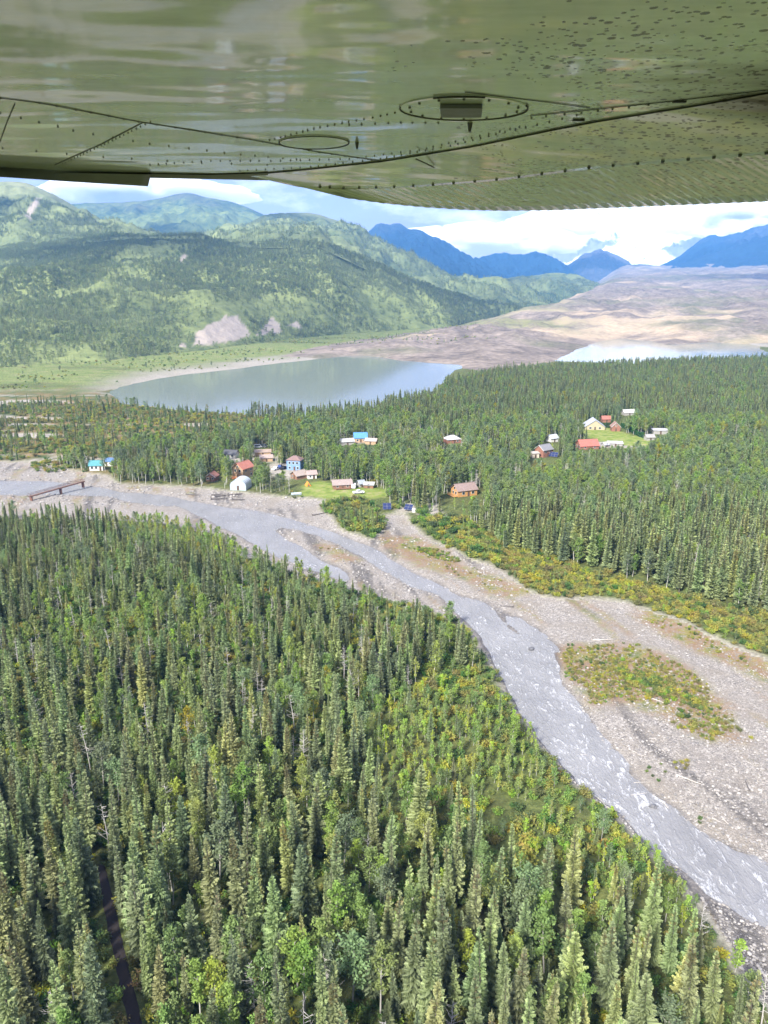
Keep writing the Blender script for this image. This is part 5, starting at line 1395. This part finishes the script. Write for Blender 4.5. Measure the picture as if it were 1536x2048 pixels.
def log(px, py, L, r, rot, m, label, group=None):
    x, y = G(px, py, -.4); x, y = float(x), float(y)
    a = R(rot); e = np.array([(x - math.cos(a) * L / 2, y - math.sin(a) * L / 2), (x + math.cos(a) * L / 2, y + math.sin(a) * L / 2)])
    zz = np.maximum(height(e[:, 0], e[:, 1]), -1.0) + r * .8
    root = bpy.data.objects.new('driftwood_log', None); scene.collection.objects.link(root); root.location = (x, y, float(zz.mean()))
    root.rotation_euler = (0, -math.atan2(zz[1] - zz[0], L), a); tag(root, label, 'log', group)
    b = MB()
    for i in range(4):
        b.tube((-L / 2 + L * i / 4, .06 * math.sin(i * 1.7), 0), (-L / 2 + L * (i + 1) / 4, .06 * math.sin((i + 1) * 1.7), 0), r * (1 - .15 * i), r * (1 - .15 * (i + 1)), 7)
    b.build('stem', m, root)
    q = MB()
    for k in range(6):
        an = k * 1.05; q.tube((-L / 2, 0, 0), (-L / 2 - r * 1.6, math.cos(an) * r * 3, math.sin(an) * r * 3), r * .45, r * .12, 5)
    q.build('root_flare', m, root)
    q = MB()
    for k in range(2): q.tube((L * (.05 + .18 * k), 0, 0), (L * (.12 + .18 * k), r * (3 if k else -4), r * 2), r * .3, r * .1, 5)
    q.build('broken_branch', m, root)
log(1205, 1280, 5.5, .17, 4, M_LOG, 'pale straight driftwood log above the reddish gravel island')
log(1380, 1560, 5.2, .12, -38, M_LOG, 'thin bleached log pointing down to the rapids')
log(1494, 1570, 3.2, .14, 80, M_LOGD, 'short dark stub beside the round gravel bush')
log(1440, 1450, 4.0, .12, -30, M_LOG, 'pale log at the end of the green gravel thicket')
log(1320, 1402, 4.5, .13, -42, M_LOG, 'pale log lying in the gravel below the thicket')
log(1010, 1212, 4.6, .2, 160, M_LOGD, 'dark log stranded at the river bend')
log(640, 1030, 6, .3, 6, M_LOGD, 'dark beam stranded on the gravel beneath the lawn')
log(720, 1128, 4, .2, 140, M_LOGD, 'dark log on the gravel island')
rs = random.Random(5)
for i in range(9): log(375 + 105 * rs.random(), 990 + 12 * rs.random(), rs.uniform(4, 8), rs.uniform(.2, .4), rs.uniform(-25, 25), M_LOGD, 'dark log in the heap on the gravel below the greenhouse', 'heap of dark logs below the greenhouse')
for i in range(12): log(1150 + 380 * rs.random(), 1430 + 250 * rs.random(), rs.uniform(1.6, 3.4), rs.uniform(.05, .1), rs.uniform(-80, 20), M_LOG, 'small bleached stick of driftwood on the cobbles by the rapids', 'driftwood sticks on the cobbles')

# narrow dark strip laid on the forest floor
TP = [(203, 1735), (212, 1780), (222, 1830), (232, 1880), (243, 1930), (254, 1980), (268, 2040), (285, 2120)]
tx_, ty_ = G(np.array([p[0] for p in TP]), np.array([p[1] for p in TP]), .7)
V = []; nT = 60
for i in range(nT):
    q = i / (nT - 1) * (len(TP) - 1); cx_ = np.interp(q, range(len(TP)), tx_); cy_ = np.interp(q, range(len(TP)), ty_)
    for k in range(7):
        V.append((cx_ + (k - 3) * .36 * (.55 + .45 * min(1, i / 12)) * (1 + .3 * float(fbm(np.array(i * .35), np.array(k * 2.0 if k in (0, 6) else 0.0), 530, 3))), cy_))
V = np.array(V); zz = height(V[:, 0], V[:, 1]) + .06 - .12 * np.tile(np.abs(np.arange(7) - 3) == 3, nT)
o = link('dark_forest_strip', np_mesh('dark_forest_strip', np.column_stack([V, zz]), grid_faces(nT, 7)), None, cm('dark_strip_brown', (0.028, 0.022, 0.022), .9)); o['kind'] = 'structure'
# hedge round the lawn
def hedge(label, pts):
    root = bpy.data.objects.new('hedge', None); scene.collection.objects.link(root); tag(root, label, 'hedge')
    x, y, z = at_px(*pts[0]); root.location = (x, y, z)
    cr = TM(); tr = TM(); r2 = random.Random(len(pts))
    for i in range(len(pts) - 1):
        a = at_px(*pts[i]); b = at_px(*pts[i + 1])
        for k in range(520):
            q = r2.random(); p = [a[j] + (b[j] - a[j]) * q - (x, y, z)[j] for j in range(3)]
            ang = r2.uniform(0, math.pi); rr_ = r2.uniform(.8, 1.08)
            leaf(cr, r2, (p[0] + r2.gauss(0, .3), p[1] + 1.6 * math.cos(ang) * rr_, p[2] + 3.0 * math.sin(ang) * rr_), .34, jit(r2, (0.05, 0.105, 0.035), .3))
        for k in range(4):
            p = [a[j] + (b[j] - a[j]) * k / 4 - (x, y, z)[j] for j in range(3)]; tr.stick((p[0], p[1], p[2] - .3), (p[0], p[1], p[2] + 2.6), .08)
    o = link('stems', tr.mesh('stems', M_BARK), root); o = link('foliage', cr.mesh('foliage', M_SHRUB), root)
hedge('long dark hedge in front of the hall with the yellowish gable', hx)
hedge('curved dark hedge along the right side of the round lawn', hx2)

# ================================================================== AIRCRAFT WING
def wp(px, py, zr):
    dx, dy, dz = ray(px, py); t_ = zr / dz
    return np.stack([dx * t_, dy * t_, CAM_H + zr + 0 * dx], -1)
t = NT('weathered_wing_paint')
P0 = t.ocoord()
dents = t.noise(.75, 2, .45, vec=t.map(P0, (1.0, 2.4, 1), (0, 0, R(28)))); fine = t.noise(9, 3, .5, vec=P0)
grime = t.noise(2.2, 6, .65, vec=t.map(P0, (.6, 2.5, 1), (0, 0, R(28))))
mx = t.sep(P0)
spot = t.voro(15.0, vec=P0); spot_s = t.voro(34.0, vec=P0)
zone = t.ramp(t.math('ADD', t.math('MULTIPLY', mx[0], .34), t.math('MULTIPLY', t.noise(1.2, 4, .6, vec=P0), .9)), [(0.34, 0.0), (0.8, 1.0)])
sp = t.math('MULTIPLY', t.math('LESS_THAN', spot, .20), t.math('GREATER_THAN', t.math('ADD', zone, t.noise(4, 3, .6, vec=P0)), 1.18))
sp2 = t.math('MULTIPLY', t.math('LESS_THAN', spot_s, .26), t.math('GREATER_THAN', t.math('ADD', zone, t.noise(3, 3, .6, vec=P0)), 1.12))
c = t.ramp(grime, [(0.3, (0.32, 0.36, 0.27)), (0.55, (0.43, 0.47, 0.37)), (0.75, (0.52, 0.55, 0.45))])
dirtm = t.math('MAXIMUM', sp, sp2)
c = t.mix(t.math('MULTIPLY', dirtm, .95), c, (0.012, 0.012, 0.01))
yl = t.ramp(t.math('ADD', t.math('ADD', t.math('MULTIPLY', mx[1], .5), .42), t.math('MULTIPLY', grime, .16)), [(0.30, 0.0), (0.5, 1.0), (0.66, 1.0), (0.78, 0.12)])
soot = t.math('MULTIPLY', t.math('MULTIPLY', t.ramp(t.math('ADD', t.math('MULTIPLY', mx[0], .42), t.math('MULTIPLY', grime, .55)), [(0.62, 0.0), (0.90, 1.0)]), yl), .92)
c = t.mix(soot, c, (0.045, 0.038, 0.025))
t.principled(Base_Color=c, Roughness=t.math('ADD', .26, t.math('MULTIPLY', soot, .55)), Specular_IOR_Level=t.math('SUBTRACT', .6, t.math('MULTIPLY', soot, .55)), Coat_Weight=t.math('SUBTRACT', .95, t.math('MULTIPLY', t.math('MAXIMUM', dirtm, soot), .9)), Coat_Roughness=.07, Coat_IOR=1.6,
             Normal=t.bump(dents, .30, .06), Coat_Normal=t.bump(dents, .34, .07))
M_WING = t.m
M_RIV = cm('dark_rivet', (0.07, 0.072, 0.06), .6); M_SEAM = cm('black_seam_sealant', (0.025, 0.025, 0.02), .7); M_EDGE = cm('dark_grey_edge', (0.10, 0.105, 0.09), .5)  # edge material: plain darker grey for aileron, trailing edge and vent slot
wing = bpy.data.objects.new('aircraft_wing', None); scene.collection.objects.link(wing); wing.location = (0, 3.0, CAM_H + .7)
tag(wing, 'dull olive-white underside of an aircraft wing with rivets and lowered flap', 'aircraft wing')
WO = np.array(wing.location)
def wlink(name, V, F, m, parent=None, smooth=True):
    o = link(name, np_mesh(name, V - WO, F, smooth), parent or wing, m); return o
ZR = .70
edge_px = [-700, -300, 0, 150, 300, 420, 520, 620, 768, 950, 1100, 1200, 1400, 1536, 1800, 2200]
edge_py = [336, 340, 344, 349, 352, 354, 351, 342, 326, 296, 265, 246, 214, 190, 140, 60]
def strip(px0, px1, n, m, f_top, f_bot, z_top, z_bot, thick, name, mat_, parent=None, disp=None):
    """lofted skin between two curves, closed above with an upper skin"""
    s_ = np.linspace(0, 1, n)[None, :]; v_ = np.linspace(0, 1, m)[:, None]
    a = f_top(s_); b = f_bot(s_)
    A_ = wp(a[0], a[1], z_top(s_)); B_ = wp(b[0], b[1], z_bot(s_))
    V = A_ * (1 - v_[..., None]) + B_ * v_[..., None]
    if disp is not None: V[..., 2] += disp(s_, v_)
    U = V.copy(); U[..., 2] += thick * np.sqrt(np.clip(1 - v_ * .999, 0, 1)) + .004
    F1 = grid_faces(m, n); F2 = F1[:, ::-1] + m * n
    k = np.arange(n - 1); side = np.stack([(m - 1) * n + k, (m - 1) * n + k + 1, m * n + (m - 1) * n + k + 1, m * n + (m - 1) * n + k], -1)
    j = np.arange(m - 1)
    e0 = np.stack([j * n, (j + 1) * n, m * n + (j + 1) * n, m * n + j * n], -1); e1 = np.stack([j * n + n - 1, m * n + j * n + n - 1, m * n + (j + 1) * n + n - 1, (j + 1) * n + n - 1], -1)
    return wlink(name, np.concatenate([V.reshape(-1, 3), U.reshape(-1, 3)]), np.concatenate([F1, F2, side, e0, e1]), mat_, parent)
L1y = lambda px: np.interp(px, edge_px, edge_py)
skin = strip(-700, 2200, 160, 80, lambda s_: (-900 + 3400 * s_, -700 + 0 * s_), lambda s_: (-700 + 2900 * s_, L1y(-700 + 2900 * s_)), lambda s_: ZR + 0 * s_, lambda s_: ZR + 0 * s_, .17, 'lower_skin', M_WING,
             disp=lambda s_, v_: .006 * np.sin(s_ * 23) * np.sin(v_ * 9) * (1 - v_) ** 2 + .003 * np.sin(s_ * 47 + v_ * 11) * (1 - v_) ** 2)
# aileron: a darker lip behind the skin on the outer wing, ending in a step
ail = strip(0, 1, 60, 6, lambda s_: (-900 + 1202 * s_, L1y(-900 + 1202 * s_) - 3), lambda s_: (-900 + 1196 * s_, np.interp(-900 + 1196 * s_, [-900, 0, 150, 300], [346, 354, 364, 373])), lambda s_: ZR - .012 + 0 * s_, lambda s_: ZR - .06 + 0 * s_, .05, 'aileron', M_EDGE)
# trailing edge between aileron and flap
strip(0, 1, 30, 4, lambda s_: (296 + 240 * s_, L1y(296 + 240 * s_) - 4), lambda s_: (300 + 236 * s_, 356 + 5 * s_), lambda s_: ZR - .006 + 0 * s_, lambda s_: ZR - .02 + 0 * s_, .02, 'trailing_edge', M_EDGE)
# flap, lowered: smooth nose then corrugated skin
zt = lambda s_: .60 - .22 * s_
l1 = lambda s_: (490 + 1500 * s_, L1y(490 + 1500 * s_) - 2)
l2p = lambda s_: 596 + 1550 * s_
L2y = lambda px: np.interp(px, [596, 690, 768, 850, 1000, 1200, 1350, 1536, 2200], [374, 379, 377, 373, 361, 336, 324, 309, 250])
l2 = lambda s_: (l2p(s_), L2y(l2p(s_)))
TEy = lambda px: np.interp(px, [495, 560, 620, 690, 768, 850, 930, 1010, 1100, 1200, 1536, 2400], [357, 366, 380, 396, 407, 415, 420, 422, 421, 417, 403, 366])
te = lambda s_: (686 + 1650 * s_, TEy(686 + 1650 * s_))
zl1 = lambda s_: ZR - .007 + 0 * s_; zl2 = lambda s_: (ZR - .02) * .62 + zt(s_) * .38
flap = strip(0, 1, 90, 14, l1, l2, zl1, zl2, .05, 'flap', M_WING)
ncor = 420
cor = strip(0, 1, 1000, 6, lambda s_: (l2(s_)[0], l2(s_)[1] - 1), te, lambda s_: zl2(s_) + .002, zt, .035, 'corrugated_skin', M_WING, flap, disp=lambda s_, v_: .0014 * np.cos(s_ * 2 * math.pi * 74) * np.clip(v_ * 8, 0, 1) * 1.0)
# screws along the flap joint
sm = None
for i in range(24):
    f_ = (i / 23.0) ** 1.25
    px = 640 + 1000 * f_
    s_ = (px - 596) / 1550
    p = wp(px, L2y(px), float(zl2(np.array(s_))) - .006) - WO
    r_ = .0095
    if sm is None:
        so = MB().tube((0, 0, 0), (0, 0, .012), .75, 1.0, 10).build('screw', M_RIV, flap); sm = so.data
        for v in sm.vertices: v.co.x *= .0095; v.co.y *= .0095
    else: so = link('screw', sm, flap)
    so.location = p
def seam(name, pts, r, m, par=wing, z=ZR - .002):
    b = MB(); P_ = [Vector(wp(px, py, z) - WO) for px, py in pts]
    for a, c_ in zip(P_[:-1], P_[1:]): b.tube(a, c_, r, n=5)
    return b.build(name, m, par)
def rivets(pts, step, r, par=wing, z=ZR - .001, jitter=.0):
    b = MB(); P_ = [Vector(wp(px, py, z) - WO) for px, py in pts]
    for a, c_ in zip(P_[:-1], P_[1:]):
        n = max(1, int((c_ - a).length / step))
        for i in range(n):
            q = a.lerp(c_, (i + random.uniform(-.1, .1)) / n)
            b.tube(q + Vector((0, 0, -.004)), q + Vector((0, 0, .004)), r * .6, r * .95, 7)
    return tag(b.build('rivet_row', M_RIV, wing), kind='stuff')
def curve(pts, n=12):
    px = np.linspace(pts[0][0], pts[-1][0], n); return [(float(a), float(np.interp(a, [p[0] for p in pts], [p[1] for p in pts]))) for a in px]
J1 = [(-200, 168), (0, 196), (80, 206), (280, 244), (500, 279), (640, 305), (760, 322)]
seam('panel_joint', J1, .0017, M_SEAM)
J0 = [(0, 70), (120, 100), (350, 152), (500, 178), (700, 210), (800, 222)]
seam('panel_joint', [(930, 184), (1000, 193), (1100, 205), (1180, 216)], .0016, M_SEAM)
seam('rib_joint', [(285, 246), (200, 290), (110, 330)], .0017, M_SEAM)
seam('rib_joint', [(30, 208), (16, 240), (0, 284)], .0017, M_SEAM)
seam('rib_joint', [(1536, 180), (1450, 190), (1340, 203), (1200, 218), (1060, 232)], 0.0016, M_SEAM)
rivets(J1, .075, .0052)
rivets([(0, 226), (150, 262), (300, 288), (450, 306), (620, 322)], .085, .0055)
rivets([(0, 296), (200, 314), (400, 326), (600, 332)], .16, .006)
rivets([(300, 244), (210, 288), (120, 330)], .06, .0048)
rivets([(540, 280), (640, 255), (760, 232), (840, 214)], .045, .0052)
rivets([(300, 330), (420, 322), (560, 322), (700, 318), (840, 300), (960, 272), (1060, 250)], .055, .0052)
rivets([(480, 342), (620, 334), (760, 318), (900, 292), (1010, 264), (1100, 244), (1180, 224)], .06, .0055)
rivets([(1060, 236), (1160, 226), (1260, 214), (1340, 204)], .06, .006)
rivets([(700, 250), (800, 245), (900, 246)], .05, .006)
def oval(px, py, rx, ry, name, rise, m, n=36, par=wing):
    c_ = wp(px, py, ZR)[None]
    a = wp(px + rx, py, ZR) - wp(px, py, ZR); bvec = wp(px, py - ry, ZR) - wp(px, py, ZR)
    C_ = Vector(wp(px, py, ZR) - WO); A_ = Vector(a); B_ = Vector(bvec)
    vs = []
    for k, z_ in ((1.0, 0.0), (1.0, -rise), (.93, -rise * 1.3)):
        for i in range(n):
            q = 2 * math.pi * i / n; v = C_ + A_ * math.cos(q) * k + B_ * math.sin(q) * k; vs.append((v.x, v.y, v.z + z_))
    fs = [(r_ * n + i, r_ * n + (i + 1) % n, (r_ + 1) * n + (i + 1) % n, (r_ + 1) * n + i) for r_ in range(2) for i in range(n)] + [tuple(2 * n + i for i in range(n))]
    return MB().add(vs, fs).build(name, m, par), C_, A_, B_
ring, C_, A_, B_ = oval(928, 216, 128, 25, 'access_plate', .004, M_WING)
rim = MB()
for i in range(40):
    q0, q1 = 2 * math.pi * i / 40, 2 * math.pi * (i + 1) / 40
    if math.sin(q0) < .2 or math.sin(q0) > .9: rim.tube(C_ + A_ * math.cos(q0) + B_ * math.sin(q0) + Vector((0, 0, -.005)), C_ + A_ * math.cos(q1) + B_ * math.sin(q1) + Vector((0, 0, -.005)), .0035, n=5)
rim.build('gasket', M_SEAM, ring)
for i in range(14):
    q = 2 * math.pi * (i + .5) / 14; p = C_ + (A_ * math.cos(q) + B_ * math.sin(q)) * .86
    MB().tube(p + Vector((0, 0, -.011)), p + Vector((0, 0, -.002)), .0045, .0065, 8).build('screw', M_RIV, ring)
slot = [wp(px, py, ZR - .008) - WO for px, py in ((880, 209), (965, 209), (963, 228), (882, 228))]
MB().add([tuple(p) for p in slot] + [tuple(p + np.array([0, 0, -.014])) for p in slot], [(0, 1, 2, 3), (7, 6, 5, 4), (0, 4, 5, 1), (1, 5, 6, 2), (2, 6, 7, 3), (3, 7, 4, 0)]).build('vent_slot', M_EDGE, ring)
p = Vector(wp(940, 246, ZR) - WO); MB().tube(p, p + Vector((0, 0, -.035)), .012, .006, 10).build('drain_valve', M_RIV, wing)
ring, C_, A_, B_ = oval(628, 284, 70, 13, 'inspection_cover', .004, M_WING)
rim = MB()
for i in range(36):
    q0, q1 = 2 * math.pi * i / 36, 2 * math.pi * (i + 1) / 36
    rim.tube(C_ + A_ * math.cos(q0) + B_ * math.sin(q0) + Vector((0, 0, -.005)), C_ + A_ * math.cos(q1) + B_ * math.sin(q1) + Vector((0, 0, -.005)), .0032 if math.sin(q0) < .3 else .002, n=5)
rim.build('gasket', M_SEAM, ring)
p = Vector(wp(714, 285, ZR) - WO); MB().tube(p, p + Vector((0, 0, -.03)), .010, .005, 10).build('drain_valve', M_RIV, wing)
seam('hinge_slot', [(832, 318), (850, 326), (868, 335)], .0035, M_SEAM, flap, ZR - .035)
for px, py in ((1157, 239), (1359, 202), (1035, 318)): 
    p = Vector(wp(px, py, ZR) - WO); MB().box((p.x, p.y, p.z - .003), (.05, .018, .006)).build('drain_slot', M_SEAM, wing)

# ================================================================== CLOUDS (beyond the haze) AND HAZE
import bmesh
t = NT('cloud_vapour')
n = t.noise(0.0022, 5, .6, dist=.3)
den = t.math('MULTIPLY', t.ramp(n, [(0.34, 0.0), (0.54, 1.0)]), .022)
pv = t.n.new('ShaderNodeVolumePrincipled')
pv.inputs['Color'].default_value = (1, 1, 1, 1); pv.inputs['Anisotropy'].default_value = -.3
t.l.new(den, pv.inputs['Density']); t.l.new(pv.outputs[0], t.out.inputs['Volume'])
M_CLOUD = t.m
def cloud(label, px, py, wpx, hpx, D, seed):
    dx, dy, dz = ray(px, py); k = D / dy
    bm = bmesh.new(); bmesh.ops.create_icosphere(bm, subdivisions=4, radius=1)
    sx_, sz_ = wpx / FPX * D / 2, hpx / FPX * D / 2
    for v in bm.verts:
        a = 1 + .35 * float(fbm(np.array(v.co.x * 2.3 + seed), np.array(v.co.z * 2.3 + v.co.y), seed, 3))
        v.co = Vector((v.co.x * sx_ * a, v.co.y * sx_ * .5 * a, v.co.z * sz_ * a))
    me = bpy.data.meshes.new('cloud'); bm.to_mesh(me); bm.free()
    o = link('cloud', me, None, M_CLOUD, (float(dx * k), float(D), float(CAM_H + dz * k))); tag(o, label, 'cloud', None)
cloud('long white cloud bank behind the deep blue ridge', 960, 484, 380, 62, 11200, 3)
cloud('ragged cloud drifting across the snow mountain', 1130, 452, 170, 34, 12000, 5)
cloud('white cloud caught on the right-hand blue peak', 1450, 440, 250, 80, 11500, 7)
cloud('grey-white cloud lying on the crest of the left mountains', 270, 384, 420, 56, 11500, 11)
# unseen clouds added overhead to cast shade on the slopes
t = NT('shade_cloud_vapour')
pv = t.n.new('ShaderNodeVolumePrincipled')
pv.inputs['Color'].default_value = (.97, .98, 1, 1); pv.inputs['Density'].default_value = .0085; pv.inputs['Anisotropy'].default_value = .2
t.l.new(pv.outputs[0], t.out.inputs['Volume'])
M_OVER = t.m
def shade_cloud(tx, ty, tz, rx, ry, th_, seed, z=1650.0):
    k = (z - tz) / math.tan(SUN_EL)
    bm = bmesh.new(); bmesh.ops.create_icosphere(bm, subdivisions=3, radius=1)
    for v in bm.verts:
        a = 1 + .5 * float(fbm(np.array(v.co.x * 1.9 + seed), np.array(v.co.y * 1.9), seed, 3))
        v.co = Vector((v.co.x * rx * a, v.co.y * ry * a, v.co.z * th_))
    me = bpy.data.meshes.new('cloud'); bm.to_mesh(me); bm.free()
    o = link('cloud', me, None, M_OVER, (tx + math.sin(SUN_AZ) * k, ty + math.cos(SUN_AZ) * k, z))
    tag(o, 'unseen overhead cloud added to shade the slopes', 'cloud', 'added shade clouds above the valley')
for i, (tx, ty, tz, rx, ry) in enumerate([(-1500, 2900, 250, 420, 330), (-600, 2050, 150, 300, 180), (150, 2300, 130, 260, 200), (-900, 3900, 500, 600, 300), (400, 3700, 300, 420, 300),
                                          (-1900, 4900, 600, 700, 400), (2300, 8200, 450, 900, 600), (4600, 8000, 500, 1300, 800), (2300, 4200, 110, 700, 420), (-150, 1500, 60, 160, 110)]):
    shade_cloud(tx, ty, tz, rx, ry, 130, 20 + i * 3)
t = NT('valley_haze')
pv = t.n.new('ShaderNodeVolumePrincipled')
pv.inputs['Color'].default_value = (.17, .48, 1.0, 1); pv.inputs['Density'].default_value = 8.0e-5; pv.inputs['Anisotropy'].default_value = 0.0
t.l.new(pv.outputs[0], t.out.inputs['Volume'])
hz = MB().box((0, 0, 560), (19400, 19400, 1140)).build('haze', t.m); hz['kind'] = 'stuff'; hz['label'] = 'thin blue valley haze'
